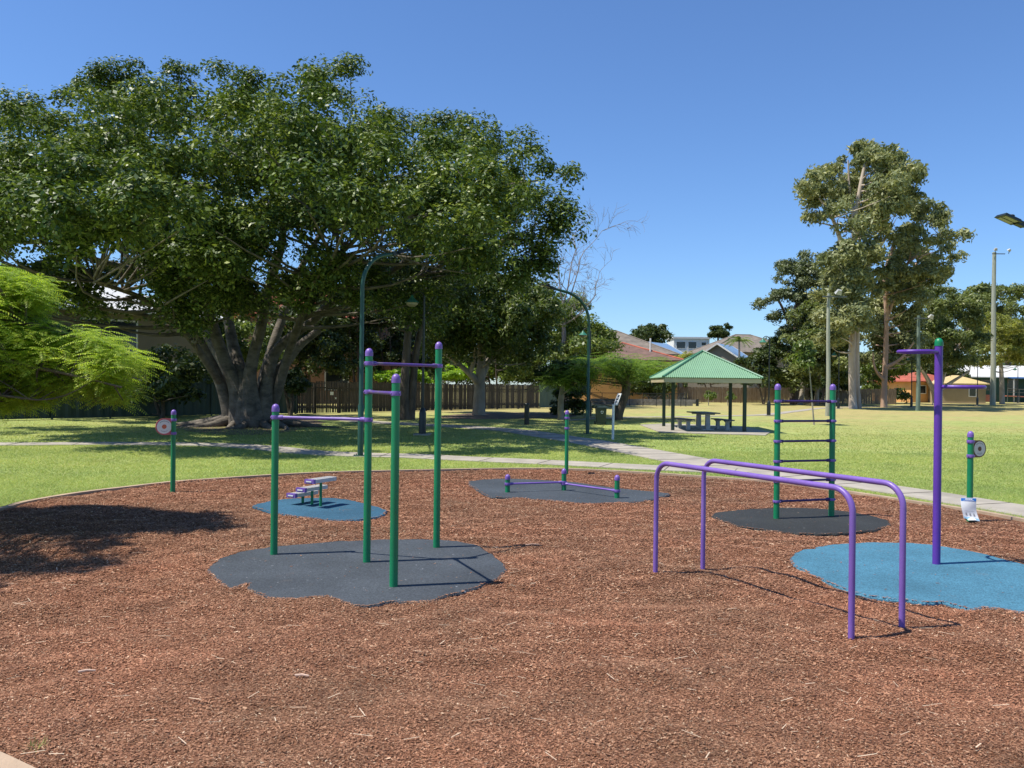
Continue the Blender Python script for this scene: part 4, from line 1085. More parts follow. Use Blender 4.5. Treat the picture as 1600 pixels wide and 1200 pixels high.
house('orange_cottage', 'small orange cottage with red roof behind the pink gum trunk', 'house', at(1432, 118), 8.5, 8, 0.25, 3.0, 'hip', 1.3, 0.6, M['render_orange'], M['tile_red'], [(-2.4, 1.8, 0.9, 1.0), (0, 1.8, 0.9, 1.0), (2.4, 1.8, 0.9, 1.0)])
house('tan_shed', 'tan shed with pale pitched roof left of the green hall', 'shed', at(1492, 112), 5.8, 5, -0.1, 2.7, 'hip', 1.1, 0.4, M['render_tan'], mat('pale yellow roof sheet', (0.55, 0.42, 0.2), 0.6), [(1.2, 1.5, 0.8, 1.0)])
hl = house('green_hall', 'long dark green hall with white roof and blue awning', 'hall', at(1600, 130), 22, 9, -0.05, 4.0, 'gable_side', 1.6, 0.7, M['clad_green'], M['roof_white'], [(-8.2, 2.6, 1.2, 1.4), (-4.2, 2.6, 1.4, 1.6), (-1.4, 2.6, 1.2, 1.6), (2.5, 2.6, 1.4, 1.6), (6, 2.6, 1.4, 1.6)], frame_m=M['clad_grey'])
mb = MB(); mb.box((-8.8, -4.53, 0.55), (4.2, 0.08, 1.1)); mb.build('brick_base', M['brick_red'], hl, True)
mb = MB(); mb.box((-3.0, -5.6, 3.75), (4.6, 2.2, 0.12), M4=Matrix.Rotation(0.12, 3, 'X')); mb.build('awning', mat('blue awning', (0.03, 0.1, 0.25), 0.6), hl, True)
for x in (-5.1, -0.9): mb = MB(); mb.box((x, -6.5, 1.8), (0.15, 0.15, 3.6)); mb.build('awning_post', M['galv'], hl, True)
mb = MB(); mb.add([(-6.4, -7.0, 0.9), (6, -7.0, 0.5), (6, -5.8, 0.5), (-6.4, -5.8, 0.9), (-6.4, -7.0, 1.05), (6, -7.0, 0.65), (6, -5.8, 0.65), (-6.4, -5.8, 1.05)], [(3, 2, 1, 0), (4, 5, 6, 7), (0, 1, 5, 4), (1, 2, 6, 5), (2, 3, 7, 6), (3, 0, 4, 7)])
rp = mb.build('ramp', M['brick_red'], hl, True)
mb = MB()
for k in range(8):
    x = -6.3 + k * 1.7; z = 1.05 - 0.4 * (x + 6.4) / 12.4; mb.box((x, -7.0, z / 2 + .5), (0.08, 0.08, z + 1.0))
mb.tube([(-6.3, -7.0, 2.05), (6, -7.0, 1.65)], 0.05, 6); mb.tube([(-6.3, -7.0, 1.55), (6, -7.0, 1.15)], 0.035, 6); mb.build('handrail', M['wire'], rp, True)

# ------------------------------------------------------------------ trees
def leaf_quads(c, nrm, ln, wd, rng, droop=0.25):
    """rhombus leaves: c (n,3) centres, nrm (n,3), ln, wd (n,)"""
    n = len(c); r = rng.normal(size=(n, 3)); r[:, 2] -= droop * 2
    a = r - nrm * (r * nrm).sum(1, keepdims=True); a /= np.linalg.norm(a, axis=1, keepdims=True) + 1e-9
    b = np.cross(nrm, a); hl = (ln / 2)[:, None]; hw = (wd / 2)[:, None]
    q = np.stack([c - a * hl, c - b * hw + a * hl * 0.1, c + a * hl - nrm * hl * 0.25, c + b * hw + a * hl * 0.1], 1)
    return q.reshape(-1, 3)
def crown_points(poly, Y0, thick, ncl, cr, rng, dist_poly=None, rmax=None, shell=0.6, skew=0.0, front=0.5, relief=0.6, inset=(0.35, 0.8)):
    poly = np.asarray(poly, float); x0, y0 = poly.min(0); x1, y1 = poly.max(0); out = []; tries = 0
    dp = np.asarray(dist_poly, float) if dist_poly is not None else poly
    while len(out) < ncl and tries < 60:
        tries += 1; n = ncl * 3
        px = rng.uniform(x0, x1, n); py = rng.uniform(y0, y1, n); k = inside(poly, px, py); px, py = px[k], py[k]
        dm = pdist(poly, px, py) * Y0 / F; k = dm > cr * rng.uniform(inset[0], inset[1], len(px)); px, py = px[k], py[k]
        D = pdist(dp, px, py) * Y0 / F; R = rmax or max(D.max(), 1e-3)
        T = thick * np.sqrt(np.clip(1 - (1 - np.clip(D / R, 0, 1)) ** 2, 0, 1))
        u = rng.random(len(px)); s = np.where(u < shell, np.where(rng.random(len(px)) < front, -1, 1) * rng.uniform(relief, 1, len(px)), rng.uniform(-0.75, 0.75, len(px)))
        for a, b, c_, d_ in zip(px, py, s, T):
            y = Y0 + c_ * d_ + skew
            p = np.array(P(a, b, y)); out.append(p)
            if len(out) >= ncl: break
    return np.array(out)
def masses(poly, Y0, thick, nm, RM, rng, k=9, dist_poly=None, rmax=None, shell=0.6, front=0.5, skew=0.0, flat=0.62, inset=(0.35, 0.8)):
    """foliage masses: each a lumpy dome of k small clumps -> clump centres (k*nm,3) and mass centres"""
    m = crown_points(poly, Y0, thick, nm, RM * 0.85, rng, dist_poly, rmax, shell, skew, front, inset=inset)
    # push masses apart so that gaps of shade stay between them
    for it in range(12):
        d = m[:, None, :] - m[None, :, :]; d[:, :, 2] *= 1.35; L_ = np.linalg.norm(d, axis=2) + np.eye(len(m)) * 99
        pw = np.clip(1.45 * RM - L_, 0, None) / L_ * 0.12
        m = m + (d * pw[:, :, None]).sum(1) * np.array([0.6, 1, 0.6])
    q = m - np.array(CAM); u = 800 + F * (q @ np.array(CR)) / q[:, 1]; v = 600 - F * (q @ np.array(CU)) / q[:, 1]
    m = m[inside(poly, u, v) & (pdist(np.asarray(poly, float), u, v) * Y0 / F > RM * inset[0] * 0.7)]
    n = len(m) * k; idx = np.repeat(np.arange(len(m)), k); R = (RM * rng.uniform(0.65, 1.3, len(m)))[idx]
    d = rng.normal(size=(n, 3)); d /= np.linalg.norm(d, axis=1, keepdims=True)
    low = d[:, 2] < -0.15; d[low, 2] *= -0.6
    c = m[idx] + d * R[:, None] * rng.uniform(0.55, 1.0, n)[:, None] * np.array([1, 1, flat])
    return c, m
def clump_leaves(centres, cr, per, ln, wd, rng, flat=0.65, droop=0.25, up=0.7, out_w=0.7, jit=0.6, lo=0.3):
    n = len(centres); R = cr * rng.uniform(0.65, 1.35, n); idx = np.repeat(np.arange(n), per); N = len(idx)
    d = rng.normal(size=(N, 3)); d /= np.linalg.norm(d, axis=1, keepdims=True)
    flip = (d[:, 2] < -0.2) & (rng.random(N) < 0.55); d[flip, 2] *= -1
    r = R[idx] * (lo + (1 - lo) * rng.random(N) ** 0.5)
    # lumpy surface
    ph = rng.uniform(0, 6.28, (n, 3))[idx]
    r *= 1 + 0.28 * np.sin(3 * np.arctan2(d[:, 1], d[:, 0]) + ph[:, 0]) * np.cos(2.5 * d[:, 2] + ph[:, 1])
    off = d * r[:, None]; off[:, 2] *= flat
    c = centres[idx] + off
    nrm = d * out_w + np.array([0, 0, up]) + rng.normal(size=(N, 3)) * jit; nrm /= np.linalg.norm(nrm, axis=1, keepdims=True)
    return leaf_quads(c, nrm, ln * rng.lognormal(0, 0.25, N), wd * rng.lognormal(0, 0.25, N), rng, droop)
def limb_pts(pxs, Y0):
    pts = smooth_open([tuple(P(a, b, Y0 + c)) + (r,) for a, b, c, r in pxs], 6)
    return [Vector(p[:3]) for p in pts], [max(0.012, p[3]) for p in pts]
def branches_to(mb, targets, nodes, rng, r0=0.06, r1=0.015, n=6, sag=0.12):
    nodes = [(Vector(p), r) for p, r in nodes]
    NP = np.array([tuple(p) for p, r in nodes])
    for tgt in targets:
        d = np.linalg.norm(NP - tgt, axis=1) + np.where(NP[:, 2] > tgt[2] - 0.3, 3.0, 0); i = d.argmin()
        a = nodes[i][0]; b = Vector(tgt); v = b - a; ln = v.length
        if ln < 0.2: continue
        mid = (a + b) / 2 + Vector((rng.normal() * .1, rng.normal() * .1, -sag * 0.5 + rng.normal() * .08)) * ln
        pts = []
        for k in range(6):
            t = k / 5; pts.append(a * (1 - t) ** 2 + mid * 2 * t * (1 - t) + b * t * t)
        ra = min(nodes[i][1] * 0.7, r0)
        mb.tube(pts, [ra + (r1 - ra) * k / 5 for k in range(6)], n, False)
def tree(name, label, base_px, Y0, limbs, poly, thick, ncl, cr, per, ln, wd, lm, bm_, seed, group=None, dist_poly=None, rmax=None, nbr=40, flat=0.65, droop=0.25, cat='tree', r0=0.06, extra=None, shell=0.6, front=0.5, up=0.7, skew=0, lo=0.3, k=8, lobes=(), rmf=1.5, csf=0.62, jit=0.6, nm=None, carve=None, roots=0, inset=(0.35, 0.8)):
    rng = np.random.default_rng(seed); b = P(base_px[0], base_px[1], Y0)
    t = thing(name, label, cat, (b.x, b.y, 0), group=group)
    RM = cr * rmf; cs = cr * csf
    cen, mas = masses(poly, Y0, thick, nm or max(3, ncl // 4), RM, rng, k, dist_poly, rmax, shell, front, skew, flat, inset)
    for (lx, ly, lr, ld) in lobes:
        q = np.array(P(lx, ly, Y0 + ld)); kk = max(4, int(10 * (lr / 1.2) ** 2)); d = rng.normal(size=(kk, 3)); d /= np.linalg.norm(d, axis=1, keepdims=True)
        cen = np.concatenate([cen, q + d * lr * rng.uniform(0.3, 0.85, (kk, 1)) * np.array([1, 1, 0.8])]); mas = np.concatenate([mas, [q]])
    if carve:
        cs_, ct = carve
        def cv(p): return mnoise.noise(Vector((p[0] / cs_ + seed, p[1] / (cs_ * 2.2), p[2] / (cs_ * 0.8)))) + 0.45 * mnoise.noise(Vector((p[0] / cs_ * 2.3, p[1] / cs_, p[2] / cs_ * 2.6 + seed)))
        cen = cen[np.array([cv(p) > ct for p in cen])]; mas = mas[np.array([cv(p) > ct for p in mas])]
    if extra:
        for p_ in extra:
            c2, m2 = masses(p_[0], Y0 + p_[1], p_[2], max(3, p_[3] // 4), RM, rng, k, flat=flat)
            cen = np.concatenate([cen, c2]); mas = np.concatenate([mas, m2])
    mb = MB(); nodes = []
    for lb in limbs:
        pts, rad = limb_pts(lb, Y0)
        if pts[0].z < 0.9: pts[0].z = -0.1
        mb.tube(pts, rad, 12); nodes += list(zip(pts[4:], rad[4:]))
    for k_ in range(roots):
        a = 2 * math.pi * k_ / roots + rng.uniform(-.2, .2); ln_ = rng.uniform(2.2, 4.6); pts = []; bend = rng.uniform(-.5, .5)
        for q in range(7):
            t_ = q / 6; r_ = 0.55 + ln_ * t_; aa = a + bend * t_ * t_
            pts.append((b.x + r_ * math.cos(aa), b.y + r_ * math.sin(aa), 0.42 * (1 - t_) ** 3 + 0.035 * math.sin(5 * t_ + k_) * (1 - t_) - 0.03 * t_))
        mb.tube(pts, [0.26 * (1 - t_ / 6.6) ** 1.6 + 0.012 for t_ in range(7)], 8)
    if nodes and nbr:
        sel = mas[rng.permutation(len(mas))[:nbr]] - np.array([0, 0, RM * 0.25]); branches_to(mb, sel, nodes, rng, r0)
    tr = mb.build('trunk', bm_, t, ang=80) if limbs else None
    V = clump_leaves(cen, cs, int(per * 4 / k * 0.95), ln, wd, rng, 0.8, droop, up=up, lo=lo, jit=jit)
    np_mesh('crown', V, 4, lm, t, off=tuple(WLOC[t.name]))
    return t, tr, cen, mb

# --- the big fig
figpoly = [(-170, 250), (-60, 200), (0, 160), (40, 158), (80, 178), (100, 192), (108, 150), (140, 118), (163, 84), (195, 95), (225, 125), (258, 138), (270, 100), (290, 98), (305, 138), (330, 125), (380, 106), (410, 125), (440, 152), (470, 130), (500, 112), (545, 96), (565, 105), (555, 130), (562, 166), (600, 165), (660, 150), (690, 185), (730, 194), (765, 214), (815, 220), (828, 247), (870, 266), (895, 300), (875, 330), (886, 350), (865, 375), (872, 400), (856, 430), (845, 452), (800, 478), (740, 478), (690, 450), (640, 445), (590, 440), (540, 405), (480, 425), (430, 470), (400, 430), (345, 470), (290, 480), (230, 465), (190, 430), (100, 452), (50, 425), (-170, 430)]
figdist = [p for p in figpoly[:40]] + [(900, 900), (-170, 900)]
limbs = [
 [(365, 668, -.5, .5), (345, 600, -.8, .36), (310, 530, -1.2, .32), (285, 480, -2, .28), (230, 430, -3, .2), (150, 405, -4, .13), (70, 380, -5, .07)],
 [(378, 668, -.8, .75), (370, 610, -.9, .52), (350, 560, -1, .4), (330, 500, -1.2, .36), (320, 440, -1.5, .3), (300, 360, -2, .22), (240, 260, -3, .14), (190, 170, -3, .08)],
 [(385, 668, -1.0, .75), (380, 600, -.8, .5), (362, 530, 0, .36), (355, 460, .5, .3), (360, 380, .8, .25), (350, 280, 1, .2), (330, 190, 1, .1)],
 [(395, 668, -1.1, .75), (390, 600, -1, .48), (395, 560, -1.1, .37), (408, 510, -1.3, .34), (420, 450, -1.5, .29), (440, 380, -2, .24), (440, 300, -2, .18), (400, 200, -2, .1)],
 [(405, 668, -.8, .75), (415, 610, -.6, .5), (425, 560, -.4, .38), (450, 530, -.5, .31), (490, 500, -.8, .28), (520, 470, -1, .26), (560, 452, -1.2, .21), (620, 418, -2, .18), (680, 370, -3, .14), (760, 300, -3, .09), (850, 280, -3.5, .05)],
 [(410, 668, 0, .7), (425, 600, 0, .46), (450, 562, .1, .34), (470, 538, .2, .28), (500, 515, .4, .22)],
 [(400, 668, .8, .55), (415, 580, 1.2, .37), (440, 500, 1.8, .3), (470, 420, 2.5, .22), (520, 330, 3, .16), (560, 230, 3, .1)],
 [(375, 668, .8, .55), (355, 580, 1, .37), (300, 500, 2, .28), (220, 420, 3, .2), (120, 330, 3.5, .14), (40, 250, 4, .08)],
 [(424, 640, -.3, .32), (440, 590, -.6, .3), (455, 540, -1.5, .27), (478, 480, -4, .22), (510, 420, -6, .17), (560, 370, -8, .1)],
 [(520, 470, -1, .2), (570, 470, -1, .17), (640, 440, -1.5, .14), (720, 400, -2, .1), (800, 370, -2, .06)],
 [(345, 600, -.8, .25), (290, 520, -3.5, .2), (230, 470, -6, .15), (150, 440, -8, .1)],
]
limbs = [[(a, b, c, r * (0.64 if b < 640 else 0.74)) for a, b, c, r in lb] for lb in limbs]
FIGY = 34.7
FIG = tree('fig_tree', 'huge spreading fig with many grey trunks on the left', (390, 668), FIGY, limbs, figpoly, 13.5, 760, 1.12, 420, 0.16, 0.085, M['leaf_fig'], M['bark_fig'], 3, dist_poly=figdist, rmax=12.0, nbr=260, r0=0.09, front=0.62, shell=0.8, lo=0.35, flat=0.6, k=9, rmf=1.42, csf=0.56, jit=0.45, nm=250, up=0.85, carve=(3.0, -0.2), roots=13, inset=(0.8, 1.05),
     lobes=[(165, 108, .8, 1), (150, 135, 1.1, 1), (205, 118, .9, 2), (235, 145, .9, 2), (120, 165, .9, 0), (283, 118, .75, 2), (282, 145, .9, 2), (345, 128, .9, 1), (385, 124, .9, 0), (425, 148, .8, 1), (365, 150, 1.1, 1), (488, 140, .9, 1), (525, 120, .9, 0), (548, 108, .5, 0), (505, 165, 1.2, 1), (545, 170, .9, 0),
            (600, 180, .9, 0), (640, 170, .9, -1), (662, 164, .6, -1), (690, 198, .9, -1), (735, 208, .9, -2), (765, 225, .8, -2), (815, 232, .8, -3), (845, 265, .9, -5), (876, 280, .7, -5), (892, 303, .7, -5), (870, 330, .9, -6), (882, 352, .6, -6), (840, 365, .9, -6), (5, 170, .9, -1), (45, 172, .8, 0), (-40, 200, 1.2, 0),
            (852, 395, .7, -5), (830, 420, .9, -5), (800, 440, .9, -5), (845, 428, .5, -5), (40, 340, 1.0, -14), (110, 320, 1.1, -14.5), (180, 335, 1.0, -14), (240, 305, 1.1, -14.5), (300, 325, 1.0, -14), (360, 310, 1.1, -14), (420, 335, 1.0, -13.5), (480, 305, 1.2, -13), (540, 325, 1.0, -13), (150, 280, 1.2, -13), (340, 265, 1.2, -13), (-20, 330, 1.2, -13), (70, 290, 1.2, -13), (600, 330, 1.0, -12.5), (210, 365, .9, -13), (330, 455, 1.0, -7), (380, 445, 1.0, -7), (430, 450, .9, -7), (480, 440, 1.0, -6), (530, 440, 1.0, -6), (270, 455, 1.0, -8), (215, 440, 1.1, -8), (305, 490, .8, -6), (360, 480, .7, -5), (415, 478, .7, -5), (470, 470, .8, -5), (560, 460, .9, -5), (250, 490, .8, -6), (120, 375, .9, -13.5), (390, 370, .8, -12.5),
            (250, 450, 1.0, -6), (280, 470, 1.0, -5), (300, 500, .9, -5), (265, 430, 1.1, -6), (340, 440, 1.0, -6), (320, 465, .9, -4), (370, 430, .9, -5), (430, 440, .8, -5), (580, 430, .9, -4), (600, 455, .8, -4), (640, 460, 1.0, -3), (690, 465, 1.1, -3), (730, 480, 1.1, -3), (770, 490, 1.0, -3),
            (120, 455, 1.1, -7), (60, 440, 1.2, -7), (180, 450, 1.0, -7), (20, 460, 1.2, -8), (150, 480, .9, -5), (220, 485, .8, -4), (345, 410, 1.2, -9), (420, 400, 1.2, -9), (265, 500, .9, -4), (285, 520, .7, -3), (350, 480, .8, -3), (380, 465, .8, -4), (400, 480, .6, -2), (455, 460, .7, -3), (490, 450, .8, -4), (530, 455, .7, -3), (300, 540, .5, -2), (245, 520, .7, -3), (205, 470, .9, -6), (165, 440, 1.1, -6), (90, 470, .9, -6), (110, 400, 1.2, -8), (660, 490, .9, -2), (700, 510, .9, -1), (610, 480, .7, -2), (500, 410, 1.0, -8), (540, 430, .8, -7)])

# --- feathery poinciana fronds
def fronds(centres, per, flen, rng, pairs=13, plen=0.24, pw=0.05, droop=0.55, out=None, thick_=1.0):
    n = len(centres) * per; idx = np.repeat(np.arange(len(centres)), per)
    yaw = rng.uniform(0, 2 * np.pi, n); el = rng.uniform(-0.25, 0.45, n)
    d = np.stack([np.cos(yaw) * np.cos(el), np.sin(yaw) * np.cos(el), np.sin(el)], 1)
    Ls = flen * rng.uniform(0.65, 1.2, n); o = centres[idx] + rng.normal(size=(n, 3)) * flen * 0.12
    side = np.stack([-np.sin(yaw), np.cos(yaw), np.zeros(n)], 1)
    V = []
    for k in range(pairs):
        t = (k + 0.6) / pairs
        p = o + d * (Ls * t)[:, None]; p[:, 2] -= droop * Ls * t * t * 0.6
        tang = d.copy(); tang[:, 2] -= droop * t * 1.2; tang /= np.linalg.norm(tang, axis=1, keepdims=True)
        pl = (Ls * plen * (1 - 0.55 * abs(t - 0.45) * 2))[:, None]
        for s in (-1, 1):
            a = side * s * 0.9 + tang * 0.45; a[:, 2] -= 0.18 + 0.25 * rng.random(n); a /= np.linalg.norm(a, axis=1, keepdims=True)
            b = tang * (Ls * pw)[:, None] * 0.5
            V.append(np.stack([p - b * .5, p + a * pl * .5 - b, p + a * pl, p + a * pl * .5 + b], 1))
    return np.stack(V, 1).reshape(-1, 3)
def feather_tree(label, base, Y0, limbs, poly, thick, ncl, per, flen, lm, seed, pairs=13, cr=0.3, nbr=60, rmax=None, extra=()):
    rng = np.random.default_rng(seed); t = thing('poinciana_tree', label, 'tree', (base.x, base.y, 0))
    cen = crown_points(poly, Y0, thick, ncl, cr, rng, rmax=rmax, shell=0.3)
    for p_ in extra: cen = np.concatenate([cen, crown_points(p_[0], Y0 + p_[1], p_[2], p_[3], cr, rng)])
    mb = MB(); nodes = []
    for lb in limbs:
        pts, rad = limb_pts(lb, Y0); mb.tube(pts, rad, 10); nodes += list(zip(pts[3:], rad[3:]))
    branches_to(mb, cen[rng.permutation(len(cen))[:nbr]], nodes, rng, 0.022, 0.006, 5, 0.05)
    mb.build('trunk', M['bark_dark'], t, ang=80)
    np_mesh('crown', fronds(cen, per, flen, rng, pairs), 4, lm, t, off=tuple(WLOC[t.name]))
    return t
T2Y = 10.6
poi = [(-130, 385), (-60, 398), (10, 412), (62, 424), (88, 450), (78, 492), (120, 505), (170, 510), (186, 530), (235, 545), (225, 585), (205, 605), (222, 612), (200, 640), (172, 632), (120, 622), (60, 640), (0, 648), (-130, 665)]
feather_tree('bright lime feathery tree leaning in from the left edge', G(-430, 800), T2Y,
  [[(-430, 830, 0, .16), (-420, 650, 0, .14), (-330, 560, -.1, .1), (-200, 520, -.2, .075), (-60, 500, -.2, .05), (40, 505, -.3, .032), (110, 525, -.3, .02), (180, 545, -.3, .01)],
   [(-330, 560, 0, .09), (-180, 570, -.4, .06), (-40, 555, -.6, .04), (60, 575, -.7, .025), (120, 588, -.7, .014), (190, 605, -.7, .008)],
   [(-330, 560, 0, .09), (-250, 500, .6, .07), (-120, 440, .8, .045), (0, 440, .9, .025), (60, 450, .9, .012)],
   [(-420, 650, 0, .1), (-300, 610, -.6, .06), (-150, 610, -.8, .035), (-30, 615, -.8, .02), (60, 625, -.8, .01)]],
  poi, 1.4, 950, 9, 0.32, M['leaf_poin'], 5, pairs=12, cr=0.16, nbr=170, rmax=2.0,
  extra=[([(-460, 360), (-300, 340), (-110, 390), (-110, 660), (-400, 690), (-460, 640)], 0, 1.2, 230), ([(-560, 330), (-420, 180), (-250, 150), (-130, 250), (-110, 350), (-260, 400), (-450, 400)], -2.0, 1.3, 190), ([(-640, 380), (-560, 200), (-430, 180), (-360, 330), (-450, 420)], -3.2, 1.0, 90)])
# --- small flat topped poinciana with curved trunk
b7 = G(965, 656)
feather_tree('flat topped feathery tree with curved trunk left of the shelter', b7, b7.y,
  [[(964, 660, 0, .34), (966, 645, 0, .3), (975, 620, 0, .26), (978, 604, 0, .22), (965, 590, 0, .12), (930, 575, 0, .07), (880, 570, 0, .04)],
   [(978, 604, 0, .2), (990, 590, .3, .13), (1020, 575, .3, .07), (1045, 572, .2, .03)],
   [(978, 604, 0, .18), (980, 585, -.8, .12), (985, 565, -1.5, .06), (960, 558, -2, .03)]],
  [(845, 585), (870, 562), (905, 552), (940, 548), (980, 552), (1020, 556), (1055, 560), (1062, 575), (1035, 588), (1010, 590), (990, 600), (960, 600), (940, 588), (915, 600), (880, 612), (850, 605)], 3.2, 230, 8, 1.0, M['leaf_poin2'], 9, pairs=10, cr=0.5, nbr=60, rmax=1.2)

# --- middle trees behind the path
tree('shade_tree', 'dense tree with forked grey trunk before the paling fence', (748, 648), G(748, 648.5).y,
  [[(748, 650, 0, .42), (749, 620, 0, .36), (750, 595, 0, .3), (752, 550, 0, .22), (745, 500, 0, .14)], [(749, 600, 0, .26), (735, 585, -.3, .18), (712, 565, -.6, .12), (690, 550, -.8, .07)], [(750, 595, 0, .24), (765, 560, .5, .18), (780, 520, 1, .12)], [(735, 582, -.3, .15), (742, 555, -1, .1), (740, 520, -2, .06)]],
  [(640, 520), (645, 460), (690, 430), (760, 440), (820, 440), (865, 448), (880, 480), (870, 530), (850, 570), (800, 580), (760, 575), (700, 572), (660, 575)], 4.5, 150, 1.2, 380, 0.24, 0.12, M['leaf_shade'], M['bark_grey'], 21, nbr=40, rmax=4, carve=(1.8, -0.18), rmf=1.2, nm=55)
tree('shade_tree', 'twin stemmed dark tree standing in the fig shade', (636, 656), G(636, 656).y,
  [[(632, 658, 0, .3), (632, 610, 0, .24), (636, 540, 0, .2), (640, 470, 0, .15), (630, 420, 0, .1)], [(640, 658, .2, .28), (644, 610, .2, .22), (652, 540, .3, .17), (670, 470, .4, .12), (690, 430, .5, .07)]],
  [(560, 470), (570, 420), (620, 400), (700, 410), (730, 440), (720, 490), (680, 520), (620, 520), (580, 510)], 4.5, 80, 1.15, 340, 0.2, 0.1, M['leaf_dark'], M['bark_dark'], 22, nbr=25, rmax=3)
tree('pale_tree', 'light olive leafy tree behind the dark gooseneck lamp', (885, 640), 72,
  [[(885, 645, 0, .4), (886, 580, 0, .3), (890, 520, 0, .2), (885, 480, 0, .1)]],
  [(845, 560), (850, 500), (865, 470), (900, 475), (925, 490), (935, 515), (955, 520), (962, 545), (940, 560), (920, 590), (880, 610), (850, 600)], 5, 110, 1.2, 260, 0.34, 0.14, M['leaf_mid'], M['bark_grey'], 23, nbr=15, rmax=3)
def bare():
    rng = np.random.default_rng(31); Y0 = 68; b = P(882, 640, Y0); t = thing('bare_tree', 'leafless grey tree with fine twigs right of the fig crown', 'tree', (b.x, b.y, 0)); mb = MB()
    def grow(p, d, ln, r, lv):
        pts = [p]; q = p.copy(); dd = d.copy()
        for k in range(4):
            dd = (dd + Vector(rng.normal(size=3)) * 0.16 + Vector((0, 0, 0.03))).normalized(); q = q + dd * ln / 4; pts.append(q.copy())
        mb.tube(pts, [r * (1 - 0.13 * k) for k in range(5)], 5, False)
        if lv == 0: return
        for k in range(3 if lv > 1 else 4):
            i = int(rng.integers(1, 5)); a = Vector(rng.normal(size=3)); a.y *= 0.8
            nd = (dd * 0.75 + (a - dd * a.dot(dd)).normalized() * rng.uniform(0.45, 0.95)).normalized()
            grow(pts[i], nd, ln * rng.uniform(0.55, 0.8), max(0.012, r * 0.55), lv - 1)
    mb.tube([P(882, 645, Y0), P(882, 560, Y0), P(880, 470, Y0)], [.3, .22, .14], 8)
    for (px, py, dx, dz, l) in ((880, 475, -0.25, 1, 4.2), (882, 470, 0.1, 1, 4.5), (884, 480, 0.45, 0.9, 4.2), (880, 500, -0.7, 0.7, 3.2), (885, 505, 0.9, 0.45, 3.4)):
        grow(P(px, py, Y0), Vector((dx, rng.normal() * .2, dz)).normalized(), l, 0.07, 4)
    mb.build('trunk', M['bark_bare'], t, ang=80)
bare()
def bush(name, label, poly, Y0, thick, ncl, cr, per, ln, wd, lm, seed, cat='shrub', group=None, stem=True):
    poly = np.array(poly, float); cx = poly[:, 0].mean(); by = poly[:, 1].max()
    g = G(cx, 600 + 0.0117 * (cx - 800) + EYE * F / Y0)
    pxg, pyg = pix((g.x, Y0, 0))
    lim = [[(cx, pyg + 1, 0, .12), (cx + 3, (pyg + by) / 2 - 5, 0, .1), (cx, poly[:, 1].mean(), 0, .05)], [(cx, pyg + 1, 0.1, .1), (cx - 8, by - 8, .2, .08), (cx - 15, poly[:, 1].mean(), .3, .04)]] if stem else []
    return tree(name, label, (cx, pyg), Y0, lim, poly, thick, ncl, cr, per, ln, wd, lm, M['bark_dark'], seed, group=group, nbr=14, cat=cat, r0=0.04, rmax=None)
bush('shrub', 'dark rounded shrub left of the dark gooseneck lamp', [(868, 612), (885, 600), (908, 598), (918, 615), (918, 650), (900, 658), (878, 656)], 52, 1.2, 36, 0.5, 240, 0.16, 0.09, M['leaf_dark'], 41)
tree('thin_tree', 'slim dark trunk at the end of the metal panel fence', (877, 655), G(877, 655).y, [[(877, 657, 0, .2), (876, 630, 0, .17), (879, 600, 0, .14), (876, 570, 0, .09)]], [(835, 600), (850, 575), (880, 560), (910, 575), (915, 600), (880, 612)], 1.8, 36, 0.6, 200, 0.2, 0.1, M['leaf_dark'], M['bark_grey'], 42, nbr=12, rmax=1.5)
bush('hedge', 'bright lime green hedge over the top of the paling fence', [(585, 600), (590, 580), (610, 576), (650, 580), (690, 584), (705, 575), (725, 572), (738, 585), (735, 604), (650, 604)], 64, 1.2, 70, 0.5, 200, 0.22, 0.12, M['leaf_lime'], 43, 'hedge')
bush('shrub', 'leafy shrub spilling over the fence left of the gate', [(430, 600), (440, 580), (465, 580), (478, 600), (470, 618), (440, 620)], 46, 0.8, 26, 0.45, 220, 0.17, 0.09, M['leaf_dark'], 44)
